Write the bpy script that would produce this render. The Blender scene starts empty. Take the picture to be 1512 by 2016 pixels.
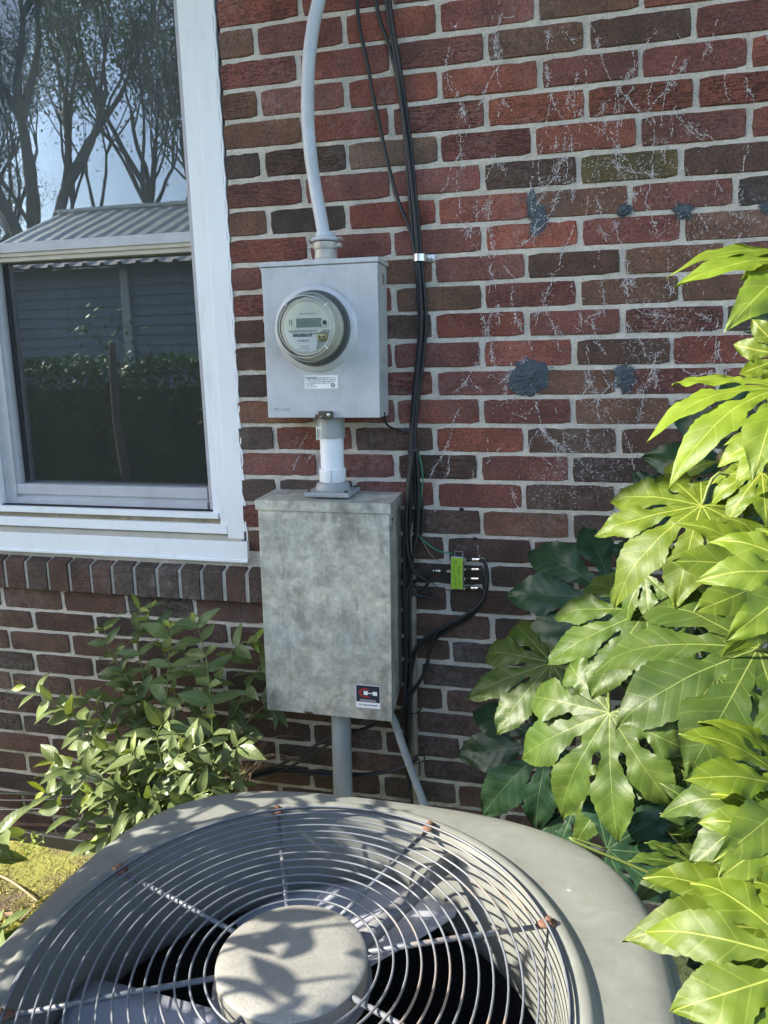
import bpy, bmesh, math, random
from mathutils import Vector, Matrix, noise as mnoise
R = math.radians
sc = bpy.context.scene
COL = sc.collection

# ------------------------------------------------------------------ camera, sky, sun, exposure
YAW, PITCH, ROLL = -0.23968, -0.18968, -0.01505
CAM = Vector((0.0, -1.7952, 1.4285))
FPX = 1450.0                                   # focal length in pixels of a 1512 x 2016 picture
fw = Vector((math.sin(YAW)*math.cos(PITCH), math.cos(YAW)*math.cos(PITCH), math.sin(PITCH)))
r0 = Vector((math.cos(YAW), -math.sin(YAW), 0)); u0 = r0.cross(fw)
RT = r0*math.cos(ROLL) + u0*math.sin(ROLL); UP = -r0*math.sin(ROLL) + u0*math.cos(ROLL)
cd = bpy.data.cameras.new('camera'); cam = bpy.data.objects.new('camera', cd); COL.objects.link(cam)
cam.matrix_world = Matrix(((RT.x, UP.x, -fw.x, CAM.x), (RT.y, UP.y, -fw.y, CAM.y), (RT.z, UP.z, -fw.z, CAM.z), (0, 0, 0, 1)))
cd.sensor_fit = 'VERTICAL'; cd.sensor_height = 36.0; cd.sensor_width = 27.0; cd.lens = 36.0*FPX/2016
cd.clip_start = 0.02; cd.clip_end = 500
sc.camera = cam

SUN_AZ, SUN_EL = R(16.0), R(34.0)              # light travels towards +x, turned 16 degrees into the wall
LDIR = Vector((math.cos(SUN_EL)*math.cos(SUN_AZ), math.cos(SUN_EL)*math.sin(SUN_AZ), -math.sin(SUN_EL)))
world = bpy.data.worlds.new('World'); sc.world = world; world.use_nodes = True
wn = world.node_tree; bg = wn.nodes['Background']
sky = wn.nodes.new('ShaderNodeTexSky'); sky.sky_type = 'NISHITA'; sky.sun_disc = False
sky.sun_elevation = SUN_EL; sky.sun_rotation = math.atan2(-LDIR.x, -LDIR.y); sky.altitude = 200
sky.air_density = 1.0; sky.dust_density = 1.1; sky.ozone_density = 1.0
wn.links.new(sky.outputs[0], bg.inputs[0]); bg.inputs[1].default_value = 0.15
sl = bpy.data.lights.new('sun', 'SUN'); sl.energy = 3.9; sl.angle = R(0.53); sl.color = (1.0, 0.93, 0.80)
so = bpy.data.objects.new('sun', sl); COL.objects.link(so)
so.rotation_euler = LDIR.to_track_quat('-Z', 'Y').to_euler()
sc.view_settings.view_transform = 'Standard'; sc.view_settings.look = 'None'
sc.view_settings.exposure = 2.1; sc.view_settings.gamma = 1.0

# ------------------------------------------------------------------ helpers
def at(px, py, Y=0.0):
    """world point seen at a pixel of the 1512 x 2016 photograph on the plane y = Y"""
    d = fw*FPX + RT*(px-756) - UP*(py-1008)
    return CAM + d*((Y-CAM.y)/d.y)
def refl(px, py, dist):
    """real place of a thing that the window glass shows at a pixel"""
    p = at(px, py, dist); return Vector((p.x, -p.y+0.1, p.z))

def tag(o, label=None, cat=None, group=None, kind=None):
    if label: o['label'] = label
    if cat: o['category'] = cat
    if group: o['group'] = group
    if kind: o['kind'] = kind
    return o
def empty(name, loc=(0, 0, 0), label=None, cat=None, group=None, kind=None):
    o = bpy.data.objects.new(name, None); COL.objects.link(o); o.location = loc; o.empty_display_size = 0.1
    return tag(o, label, cat, group, kind)
def link(name, me, mat=None, parent=None, loc=None, smooth=None):
    """one mesh object; world-space vertices are kept when a parent is given"""
    o = bpy.data.objects.new(name, me); COL.objects.link(o)
    if mat is not None and not me.materials: me.materials.append(mat)
    if loc is not None: o.location = loc
    if parent is not None:
        o.parent = parent
        base = Matrix.Translation(parent.location) if parent.type == 'EMPTY' and parent.parent is None else None
        if base is not None: o.matrix_parent_inverse = base.inverted()
    if smooth:
        for p in me.polygons: p.use_smooth = True
        if smooth != True: 
            try: me.set_sharp_from_angle(angle=R(smooth))
            except Exception: pass
    return o
class MB:
    """collects shapes in one mesh"""
    def __init__(s): s.v = []; s.f = []
    def add(s, v, f):
        n = len(s.v); s.v += [tuple(p) for p in v]; s.f += [tuple(i+n for i in q) for q in f]; return s
    def box(s, x0, x1, y0, y1, z0, z1, bev=0.0):
        if bev <= 0:
            v = [(x, y, z) for z in (z0, z1) for y in (y0, y1) for x in (x0, x1)]
            return s.add(v, [(0, 2, 3, 1), (4, 5, 7, 6), (0, 1, 5, 4), (2, 6, 7, 3), (0, 4, 6, 2), (1, 3, 7, 5)])
        bm = bmesh.new(); bmesh.ops.create_cube(bm, size=1.0)
        for q in bm.verts: q.co = Vector(((x0+x1)/2+q.co.x*(x1-x0), (y0+y1)/2+q.co.y*(y1-y0), (z0+z1)/2+q.co.z*(z1-z0)))
        bmesh.ops.bevel(bm, geom=bm.edges[:], offset=bev, segments=2, affect='EDGES', profile=0.5)
        bm.verts.index_update(); s.add([q.co.copy() for q in bm.verts], [[q.index for q in f.verts] for f in bm.faces]); bm.free(); return s
    def tube(s, pts, rad, n=10, cap=True, closed=False):
        pts = [Vector(p) for p in pts]; m = len(pts); rr = rad if isinstance(rad, (list, tuple)) else [rad]*m
        v = []; f = []; prev = None
        for i, p in enumerate(pts):
            if closed: t = pts[(i+1) % m]-pts[i-1]
            else: t = pts[min(i+1, m-1)]-pts[max(i-1, 0)]
            t = t.normalized() if t.length > 1e-9 else Vector((0, 0, 1))
            if prev is None:
                a = Vector((0, 0, 1)) if abs(t.z) < 0.9 else Vector((1, 0, 0)); a = (a-t*a.dot(t)).normalized()
            else:
                a = prev-t*prev.dot(t); a = a.normalized() if a.length > 1e-6 else prev
            prev = a; b = t.cross(a)
            for k in range(n):
                an = 2*math.pi*k/n; v.append(p+(a*math.cos(an)+b*math.sin(an))*rr[i])
        L = m if closed else m-1
        for i in range(L):
            j = (i+1) % m
            for k in range(n): f.append((i*n+k, i*n+(k+1) % n, j*n+(k+1) % n, j*n+k))
        if cap and not closed: f.append(tuple(range(n-1, -1, -1))); f.append(tuple((m-1)*n+k for k in range(n)))
        return s.add(v, f)
    def lathe(s, c, axis, prof, n=32, capa=True, capb=True):
        """prof: list of (distance along axis, radius)"""
        c = Vector(c); ax = Vector(axis).normalized(); a = Vector((0, 0, 1)) if abs(ax.z) < 0.9 else Vector((1, 0, 0))
        a = (a-ax*a.dot(ax)).normalized(); b = ax.cross(a); v = []; f = []
        for h, r in prof:
            for k in range(n):
                an = 2*math.pi*k/n; v.append(c+ax*h+(a*math.cos(an)+b*math.sin(an))*r)
        for i in range(len(prof)-1):
            for k in range(n): f.append((i*n+k, i*n+(k+1) % n, (i+1)*n+(k+1) % n, (i+1)*n+k))
        if capa: f.append(tuple(range(n-1, -1, -1)))
        if capb: f.append(tuple((len(prof)-1)*n+k for k in range(n)))
        return s.add(v, f)
    def mesh(s, name):
        me = bpy.data.meshes.new(name); me.from_pydata(s.v, [], s.f); me.update(); return me
    def build(s, name, mat, parent=None, smooth=None): return link(name, s.mesh(name), mat, parent, None, smooth)
def spline(pts, n=8):
    P = [Vector(p) for p in pts]; out = []
    for i in range(len(P)-1):
        p0 = P[max(i-1, 0)]; p1 = P[i]; p2 = P[i+1]; p3 = P[min(i+2, len(P)-1)]
        for k in range(n):
            t = k/n; out.append(0.5*((2*p1)+(p2-p0)*t+(2*p0-5*p1+4*p2-p3)*t*t+(3*p1-p0-3*p2+p3)*t**3))
    out.append(P[-1]); return out
def pxs(lst, n=8): return spline([at(x, y, Y) for x, y, Y in lst], n)

# ------------------------------------------------------------------ materials
def newmat(name):
    m = bpy.data.materials.new(name); m.use_nodes = True; return m, m.node_tree, m.node_tree.nodes['Principled BSDF']
def nd(nt, typ, **kw):
    n = nt.nodes.new(typ)
    for k, v in kw.items(): setattr(n, k, v)
    return n
def L(nt, a, b): nt.links.new(a, b)
def ramp(nt, fac, stops):
    r = nd(nt, 'ShaderNodeValToRGB'); e = r.color_ramp.elements
    while len(e) < len(stops): e.new(0.5)
    for q, (p, c) in zip(e, stops): q.position = p; q.color = (c, c, c, 1) if isinstance(c, (int, float)) else (*c, 1)
    L(nt, fac, r.inputs[0]); return r.outputs[0]
def mix(nt, fac, a, b, mode='MIX'):
    m = nd(nt, 'ShaderNodeMix', data_type='RGBA', blend_type=mode)
    for i, x in ((0, fac), (6, a), (7, b)):
        if hasattr(x, 'is_linked') or hasattr(x, 'links'): L(nt, x, m.inputs[i])
        else: m.inputs[i].default_value = x if i == 0 else (*x, 1)
    return m.outputs[2]
def math_(nt, op, a, b=None, clamp=False):
    m = nd(nt, 'ShaderNodeMath', operation=op, use_clamp=clamp)
    for i, x in ((0, a), (1, b)):
        if x is None: continue
        if hasattr(x, 'links'): L(nt, x, m.inputs[i])
        else: m.inputs[i].default_value = x
    return m.outputs[0]
def coords(nt, kind='Object', scale=(1, 1, 1), jitter=False):
    tc = nd(nt, 'ShaderNodeTexCoord'); mp = nd(nt, 'ShaderNodeMapping'); mp.inputs['Scale'].default_value = scale
    src = tc.outputs[kind]
    if jitter:
        oi = nd(nt, 'ShaderNodeObjectInfo'); va = nd(nt, 'ShaderNodeVectorMath', operation='ADD')
        cm = nd(nt, 'ShaderNodeCombineXYZ'); mu = math_(nt, 'MULTIPLY', oi.outputs['Random'], 57.0)
        L(nt, mu, cm.inputs[0]); L(nt, math_(nt, 'MULTIPLY', oi.outputs['Random'], 31.0), cm.inputs[2])
        L(nt, src, va.inputs[0]); L(nt, cm.outputs[0], va.inputs[1]); src = va.outputs[0]
    L(nt, src, mp.inputs[0]); return mp.outputs[0]
def noise(nt, vec, scale, detail=4, rough=0.55, dist=0.0):
    n = nd(nt, 'ShaderNodeTexNoise'); n.inputs['Scale'].default_value = scale; n.inputs['Detail'].default_value = detail
    n.inputs['Roughness'].default_value = rough; n.inputs['Distortion'].default_value = dist; L(nt, vec, n.inputs['Vector']); return n.outputs[0]
def bump(nt, b, h, strength=0.3, dist=0.002, chain=None):
    n = nd(nt, 'ShaderNodeBump'); n.inputs['Strength'].default_value = strength; n.inputs['Distance'].default_value = dist
    L(nt, h, n.inputs['Height'])
    if chain is not None: L(nt, chain, n.inputs['Normal'])
    if b is not None: L(nt, n.outputs[0], b.inputs['Normal'])
    return n.outputs[0]
def simple(name, col, rough=0.5, metal=0.0, var=0.12, scale=25, bumps=0.0, kind='Object', spec=0.5):
    m, nt, b = newmat(name); v = coords(nt, kind); n = noise(nt, v, scale)
    c = mix(nt, n, tuple(x*(1-var*1.6) for x in col), tuple(min(1, x*(1+var*1.6)) for x in col)); L(nt, c, b.inputs['Base Color'])
    b.inputs['Roughness'].default_value = rough; b.inputs['Metallic'].default_value = metal; b.inputs['Specular IOR Level'].default_value = spec
    if bumps: bump(nt, b, noise(nt, v, scale*6), bumps)
    return m
MT = {}
def brick_mat(name, use_attr):
    m, nt, b = newmat(name)
    if use_attr:
        a = nd(nt, 'ShaderNodeVertexColor', layer_name='bcol'); base = a.outputs[0]; v = coords(nt, 'Object')
        rnd = noise(nt, coords(nt, 'Object', (4.7, 4.7, 14.8)), 1.0, 0)
    else:
        oi = nd(nt, 'ShaderNodeObjectInfo'); base = oi.outputs['Color']; v = coords(nt, 'Object', jitter=True); rnd = oi.outputs['Random']
    big = noise(nt, v, 14, 3); fine = noise(nt, v, 260, 3, 0.6)
    mp = nd(nt, 'ShaderNodeMapping'); mp.inputs['Scale'].default_value = (0.16, 1, 1); L(nt, v, mp.inputs[0])
    wire = noise(nt, mp.outputs[0], 290, 3, 0.6, 0.9)
    c = mix(nt, ramp(nt, big, [(0.28, 0.0), (0.72, 1.0)]), (0.60, 0.62, 0.64), (1.30, 1.22, 1.15)); c = mix(nt, 1.0, base, c, 'MULTIPLY')
    grit = noise(nt, v, 150, 4, 0.7); c = mix(nt, 1.0, c, mix(nt, ramp(nt, grit, [(0.32, 0), (0.68, 1)]), (0.62, 0.62, 0.62), (1.38, 1.36, 1.34)), 'MULTIPLY')
    c = mix(nt, ramp(nt, fine, [(0.34, 1.0), (0.44, 0.0)]), c, (0.012, 0.010, 0.010))
    c = mix(nt, ramp(nt, noise(nt, v, 90, 4, 0.7), [(0.62, 0.0), (0.80, 0.30)]), c, (0.30, 0.27, 0.25))
    groove = ramp(nt, wire, [(0.34, 0.0), (0.50, 1.0)]); gs = ramp(nt, rnd, [(0.45, 0.08), (0.95, 0.85)])
    c = mix(nt, math_(nt, 'MULTIPLY', math_(nt, 'SUBTRACT', 1.0, groove), gs), c, (0.02, 0.016, 0.014))
    geo = nd(nt, 'ShaderNodeNewGeometry'); wp = geo.outputs['Position']
    st = noise(nt, wp, 3.2, 5, 0.62, 0.5); hz = noise(nt, wp, 55, 5, 0.75)
    c = mix(nt, ramp(nt, st, [(0.36, 0.28), (0.50, 0.0)]), c, (0.065, 0.050, 0.042))
    c = mix(nt, math_(nt, 'MULTIPLY', ramp(nt, st, [(0.48, 0.0), (0.66, 1.0)]), ramp(nt, hz, [(0.42, 0.0), (0.68, 0.42)])), c, (0.33, 0.29, 0.28))
    edge_ = noise(nt, v, 34, 4, 0.7); c = mix(nt, ramp(nt, edge_, [(0.63, 0.0), (0.72, 0.55)]), c, (0.045, 0.034, 0.030))
    L(nt, c, b.inputs['Base Color']); b.inputs['Roughness'].default_value = 0.88; b.inputs['Specular IOR Level'].default_value = 0.3
    b1 = bump(nt, None, fine, 0.55, 0.0015)
    m2 = nd(nt, 'ShaderNodeMath', operation='MULTIPLY'); L(nt, groove, m2.inputs[0]); L(nt, gs, m2.inputs[1])
    bump(nt, b, m2.outputs[0], 0.9, 0.0016, b1)
    return m
MT['brick'] = brick_mat('brick_face', False); MT['brickfar'] = brick_mat('brick_field', True)
def mortar_mat():
    m, nt, b = newmat('mortar'); v = coords(nt); n = noise(nt, v, 18, 4); f = noise(nt, v, 420, 4, 0.7)
    c = mix(nt, ramp(nt, n, [(0.3, 0), (0.7, 1)]), (0.46, 0.415, 0.35), (0.65, 0.60, 0.525))
    c = mix(nt, ramp(nt, f, [(0.34, 1.0), (0.46, 0.0)]), c, (0.20, 0.185, 0.165))
    sep = nd(nt, 'ShaderNodeSeparateXYZ'); L(nt, v, sep.inputs[0])
    moss = math_(nt, 'MULTIPLY', ramp(nt, sep.outputs[2], [(0.30, 1.0), (0.75, 0.0)]), ramp(nt, noise(nt, v, 9, 4, 0.65), [(0.44, 0), (0.62, 1)]))
    c = mix(nt, math_(nt, 'MULTIPLY', moss, 0.75), c, (0.12, 0.125, 0.03))
    L(nt, c, b.inputs['Base Color']); b.inputs['Roughness'].default_value = 0.95
    b1 = bump(nt, None, f, 0.8, 0.002); bump(nt, b, noise(nt, v, 120, 4), 0.8, 0.004, b1); return m
MT['mortar'] = mortar_mat()
def metal_grey(name, c0, c1, rough=0.45, metal=0.35, streak=True, stain=(0.12, 0.11, 0.08), amt=0.35, sc_=9):
    m, nt, b = newmat(name); v = coords(nt); n = noise(nt, v, sc_, 6, 0.62)
    c = mix(nt, ramp(nt, n, [(0.32, 0), (0.68, 1)]), c0, c1)
    vs = coords(nt, 'Object', (1, 1, 0.35)); s = noise(nt, vs, 22, 6, 0.65, 0.8)
    c = mix(nt, math_(nt, 'MULTIPLY', ramp(nt, s, [(0.50, 0), (0.74, 1)]), amt), c, stain)
    sc2 = noise(nt, coords(nt, 'Object', (1, 1, 0.12)), 120, 3, 0.7, 1.5)
    c = mix(nt, math_(nt, 'MULTIPLY', ramp(nt, sc2, [(0.62, 0), (0.70, 1)]), amt*0.6), c, tuple(min(1, x*1.5) for x in c1))
    L(nt, c, b.inputs['Base Color']); b.inputs['Metallic'].default_value = metal
    rr = nd(nt, 'ShaderNodeMapRange'); rr.inputs[3].default_value = rough-0.1; rr.inputs[4].default_value = rough+0.18; L(nt, n, rr.inputs[0]); L(nt, rr.outputs[0], b.inputs['Roughness'])
    bump(nt, b, noise(nt, v, 14, 2), 0.12, 0.004); return m
MT['meterbox'] = metal_grey('meter_box_paint', (0.40, 0.415, 0.44), (0.52, 0.535, 0.56), 0.42, 0.15, amt=0.18)
def panel_mat():
    m, nt, b = newmat('panel_box_galvanised'); v = coords(nt); big = noise(nt, v, 7, 6, 0.68, 0.4); mid = noise(nt, v, 26, 6, 0.7, 0.3)
    c = mix(nt, ramp(nt, big, [(0.30, 0), (0.52, 0.6), (0.72, 1)]), (0.40, 0.425, 0.40), (0.64, 0.60, 0.49))
    c = mix(nt, ramp(nt, mid, [(0.40, 0.60), (0.62, 0.0)]), c, (0.21, 0.205, 0.18)); c = mix(nt, ramp(nt, noise(nt, v, 90, 5, 0.75), [(0.58, 0), (0.74, 0.65)]), c, (0.60, 0.61, 0.58))
    smoke = noise(nt, coords(nt, 'Object', (1.2, 1, 0.7)), 8.5, 6, 0.60, 0.15); c = mix(nt, ramp(nt, smoke, [(0.54, 0), (0.71, 0.80)]), c, (0.085, 0.088, 0.082))
    run = noise(nt, coords(nt, 'Object', (1, 1, .10)), 46, 5, 0.65, 0.3); c = mix(nt, ramp(nt, run, [(0.54, 0), (0.74, 0.50)]), c, (0.23, 0.205, 0.15)); run2 = noise(nt, coords(nt, 'Object', (1.1, 1, .14)), 30, 5, 0.65, 0.3); c = mix(nt, ramp(nt, run2, [(0.56, 0), (0.72, 0.55)]), c, (0.62, 0.62, 0.60))
    vo_ = nd(nt, 'ShaderNodeTexVoronoi'); vo_.inputs['Scale'].default_value = 95; L(nt, v, vo_.inputs['Vector']); bw = nd(nt, 'ShaderNodeRGBToBW'); L(nt, vo_.outputs['Color'], bw.inputs[0]); c = mix(nt, 1.0, c, ramp(nt, bw.outputs[0], [(0.0, 0.86), (1.0, 1.14)]), 'MULTIPLY')
    scr = noise(nt, coords(nt, 'Object', (6, 1, 0.5)), 30, 2, 0.5, 2.0); c = mix(nt, ramp(nt, scr, [(0.70, 0), (0.73, 0.35)]), c, (0.14, 0.145, 0.14))
    L(nt, c, b.inputs['Base Color']); b.inputs['Metallic'].default_value = 0.15; rr = nd(nt, 'ShaderNodeMapRange'); rr.inputs[3].default_value = 0.42; rr.inputs[4].default_value = 0.7; L(nt, mid, rr.inputs[0]); L(nt, rr.outputs[0], b.inputs['Roughness'])
    bump(nt, b, big, 0.10, 0.006); return m
MT['panelbox'] = panel_mat()
MT['pvcgrey'] = metal_grey('pvc_grey', (0.25, 0.27, 0.28), (0.32, 0.34, 0.35), 0.45, 0.0, amt=0.2)
MT['conduit'] = metal_grey('conduit_grey', (0.42, 0.45, 0.50), (0.52, 0.55, 0.60), 0.42, 0.0, amt=0.22)
MT['fitting'] = metal_grey('cast_fitting', (0.33, 0.32, 0.29), (0.50, 0.48, 0.44), 0.5, 0.3, amt=0.5, sc_=30)
MT['pvcwhite'] = simple('pvc_white', (0.72, 0.74, 0.78), 0.35, var=0.06, scale=18)
def trim_mat():
    m, nt, b = newmat('white_trim'); v = coords(nt); c = mix(nt, noise(nt, v, 6, 4), (0.70, 0.72, 0.755), (0.79, 0.80, 0.82))
    c = mix(nt, ramp(nt, noise(nt, coords(nt, 'Object', (1, 1, .25)), 28, 6, 0.7), [(0.55, 0), (0.78, 0.38)]), c, (0.36, 0.35, 0.31)); c = mix(nt, ramp(nt, noise(nt, v, 190, 3, 0.6), [(0.70, 0), (0.78, 0.6)]), c, (0.25, 0.23, 0.19))
    L(nt, c, b.inputs['Base Color']); b.inputs['Roughness'].default_value = 0.42; bump(nt, b, noise(nt, v, 60, 3), 0.06, 0.003); return m
MT['trim'] = trim_mat()
MT['sash'] = simple('window_sash_grey', (0.42, 0.42, 0.45), 0.45, var=0.14, scale=20)
MT['sashcream'] = simple('sash_cream', (0.42, 0.39, 0.32), 0.5, var=0.15, scale=20)
MT['gap'] = simple('dark_gap', (0.008, 0.008, 0.009), 0.8)
MT['grime'] = simple('sill_grime', (0.22, 0.19, 0.12), 0.8, var=0.45, scale=40)
MT['black'] = simple('black_cable', (0.010, 0.011, 0.013), 0.55, var=0.2, scale=60)
MT['tie'] = simple('black_tie', (0.012, 0.012, 0.014), 0.5)
MT['greenwire'] = simple('green_wire', (0.03, 0.22, 0.13), 0.4)
MT['tanwire'] = simple('tan_wire', (0.25, 0.20, 0.15), 0.5)
MT['chrome'] = simple('bright_connector', (0.75, 0.74, 0.72), 0.22, 1.0, var=0.05)
MT['zinc'] = simple('zinc_steel', (0.55, 0.55, 0.53), 0.35, 0.9, var=0.15, scale=60)
MT['darksteel'] = simple('dark_hasp_steel', (0.10, 0.085, 0.07), 0.5, 0.6, var=0.3, scale=80)
MT['tanpipe'] = metal_grey('tan_pipe', (0.20, 0.18, 0.14), (0.32, 0.29, 0.22), 0.5, 0.2, amt=0.4, sc_=25)
MT['limegreen'] = simple('lime_label', (0.30, 0.52, 0.035), 0.4, var=0.06, scale=60)
MT['white'] = simple('sticker_white', (0.80, 0.80, 0.80), 0.5, var=0.03)
MT['navy'] = simple('sticker_navy', (0.012, 0.016, 0.040), 0.5)
MT['red'] = simple('sticker_red', (0.30, 0.025, 0.030), 0.5)
MT['ink'] = simple('ink', (0.03, 0.03, 0.035), 0.6)
MT['inkpale'] = simple('ink_pale', (0.22, 0.23, 0.25), 0.6)
MT['lcd'] = simple('lcd_green', (0.24, 0.29, 0.25), 0.3, var=0.04)
MT['dial'] = simple('meter_dial', (0.76, 0.76, 0.68), 0.5, var=0.04, scale=40)
MT['dialgrey'] = simple('meter_dial_grey', (0.36, 0.37, 0.37), 0.5, var=0.05, scale=40)
MT['innerdrum'] = simple('meter_inner_drum', (0.56, 0.54, 0.47), 0.5, var=0.12, scale=30)
MT['portgold'] = simple('optical_port', (0.36, 0.32, 0.17), 0.35, 0.4)
MT['rubber'] = simple('rubber_gasket', (0.085, 0.088, 0.092), 0.6)
MT['sealant'] = simple('sealant_blue_grey', (0.055, 0.070, 0.085), 0.75, var=0.35, scale=45, bumps=1.0)

# ------------------------------------------------------------------ ground
def ground_mat():
    m, nt, b = newmat('ground_moss_and_mulch'); v = coords(nt); n = noise(nt, v, 3.2, 5, 0.65); f = noise(nt, v, 70, 5, 0.7)
    mossy = mix(nt, f, (0.14, 0.15, 0.025), (0.38, 0.36, 0.08)); soil = mix(nt, f, (0.045, 0.030, 0.018), (0.22, 0.16, 0.10))
    bed = mix(nt, ramp(nt, n, [(0.46, 0), (0.58, 1)]), mossy, soil); ds = nd(nt, 'ShaderNodeVectorMath', operation='DISTANCE'); L(nt, v, ds.inputs[0]); ds.inputs[1].default_value = (-1.3, -0.2, 0)
    lawn = mix(nt, f, (0.022, 0.036, 0.010), (0.060, 0.085, 0.022)); L(nt, mix(nt, ramp(nt, math_(nt, 'ADD', math_(nt, 'MULTIPLY', ds.outputs['Value'], 0.5), math_(nt, 'MULTIPLY', n, 0.2)), [(0.55, 0), (0.70, 1)]), bed, lawn), b.inputs['Base Color']); b.inputs['Roughness'].default_value = 0.95
    b1 = bump(nt, None, f, 1.0, 0.02); bump(nt, b, noise(nt, v, 25, 4), 1.0, 0.03, b1); return m
MT['ground'] = ground_mat()
GN = 90; gv = []; gf = []
for j in range(GN+1):
    for i in range(GN+1):
        s = (i/GN-0.5)*2; t = (j/GN-0.5)*2
        x = -1.2+math.copysign(abs(s)**3.2, s)*60; y = -0.8+math.copysign(abs(t)**3.2, t)*60
        near = max(0.0, 1-math.hypot(x+1.4, y+0.8)/2.5)
        gv.append((x, y, -0.01+near*0.03*mnoise.noise(Vector((x*4, y*4, 0)))+near*0.012*mnoise.noise(Vector((x*17, y*17, 3)))))
for j in range(GN):
    for i in range(GN): a = j*(GN+1)+i; gf.append((a, a+1, a+GN+2, a+GN+1))
ground = MB().add(gv, gf).build('ground', MT['ground'], None, True); tag(ground, kind='structure')

# ------------------------------------------------------------------ the brick house: wall, rowlock sill, window, roof overhang
house = empty('brick_house', (0, 0.12, 0), 'red and brown brick house wall with a white framed window', 'house')
BZ = {-6: 2.712, -5: 2.643, -4: 2.575, -3: 2.506, -2: 2.438, -1: 2.369, 0: 2.3005, 1: 2.2314, 2: 2.1621, 3: 2.0942, 4: 2.0271, 5: 1.9592, 6: 1.8916, 7: 1.8243, 8: 1.7578, 9: 1.6922, 10: 1.6277, 11: 1.5635,
      12: 1.4976, 13: 1.4294, 14: 1.3619, 15: 1.2945, 16: 1.2257, 17: 1.1569, 18: 1.0876, 19: 1.0172, 20: 0.949, 21: 0.8858, 22: 0.8147, 23: 0.743, 24: 0.6776, 25: 0.6079,
      26: 0.54, 27: 0.4718, 28: 0.4034, 29: 0.3373, 30: 0.2683, 31: 0.1995, 32: 0.1302, 33: 0.062, 34: -0.006, 35: -0.075}
XTRIM = -0.828
# head joints read off the wall (x of the joint centre); the rest of a course runs on at the brick module
HJ = {1: [-.734, -.515, -.297, -.085], 2: [-.629, -.408, -.191, .024, .238], 3: [-.732, -.514, -.294, -.074, .136, .35], 4: [-.624, -.408, -.188, .028, .251],
      5: [-.73, -.515, -.296, -.083, .14, .358], 6: [-.626, -.411, -.195, .016, .229], 7: [-.72, -.517, -.301, -.085, .128, .343], 8: [-.62, -.408, -.193, .024, .238], 9: [-.309, -.094, .119, .332],
      10: [-.406, -.192, .025, .242], 11: [-.309, -.09, .125, .338], 12: [-.194, .019, .232], 13: [-.404, -.306, -.095, .119], 14: [-.403, -.194, .022], 15: [-.728, -.515, -.305, -.089],
      16: [-.612, -.405, -.196, .019], 17: [-.726, -.515, -.304, -.088], 18: [-.62, -.405, -.189, .026], 19: [-.278, -.065], 20: [-.17], 21: [-.274], 22: [-1.625, -1.414, -1.204, -.991, -.78, -.57, -.365, -.159], 23: [-1.523, -1.313, -1.10, -.89, -.68, -.475, -.265],
      24: [-1.616, -1.401, -1.19, -.98, -.77, -.56, -.349], 25: [-1.534, -1.331, -1.12, -.91, -.70, -.49, -.283], 26: [-1.626, -1.412, -1.20, -.991, -.78, -.57, -.36, -.15], 27: [-1.52, -1.30, -1.083, -.873, -.655, -.447, -.236], 28: [-1.604, -1.395, -1.18, -.97, -.763, -.55, -.343],
      29: [-1.509, -1.30, -1.09, -.88, -.661, -.456, -.248, -.033], 30: [-1.605]}
HJ[13] = [-.515, -.306, -.095, .119]
def joints(k, x0, x1):
    mod = 0.2154 if k < 19 else 0.2115
    js = list(HJ.get(k, []))
    if not js: js = [(-0.299 if k % 2 else -0.191) if k < 19 else (-0.262 if k % 2 else -0.155)]
    while js[0] > x0: js.insert(0, js[0]-mod)
    while js[-1] < x1: js.append(js[-1]+mod)
    return js
PAL = {'R': (0.220, 0.076, 0.056), 'S': (0.245, 0.084, 0.058), 'M': (0.178, 0.071, 0.060), 'B': (0.148, 0.081, 0.056), 'T': (0.165, 0.110, 0.078), 'D': (0.070, 0.053, 0.046), 'O': (0.125, 0.094, 0.043), 'K': (0.094, 0.057, 0.045)}
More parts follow.
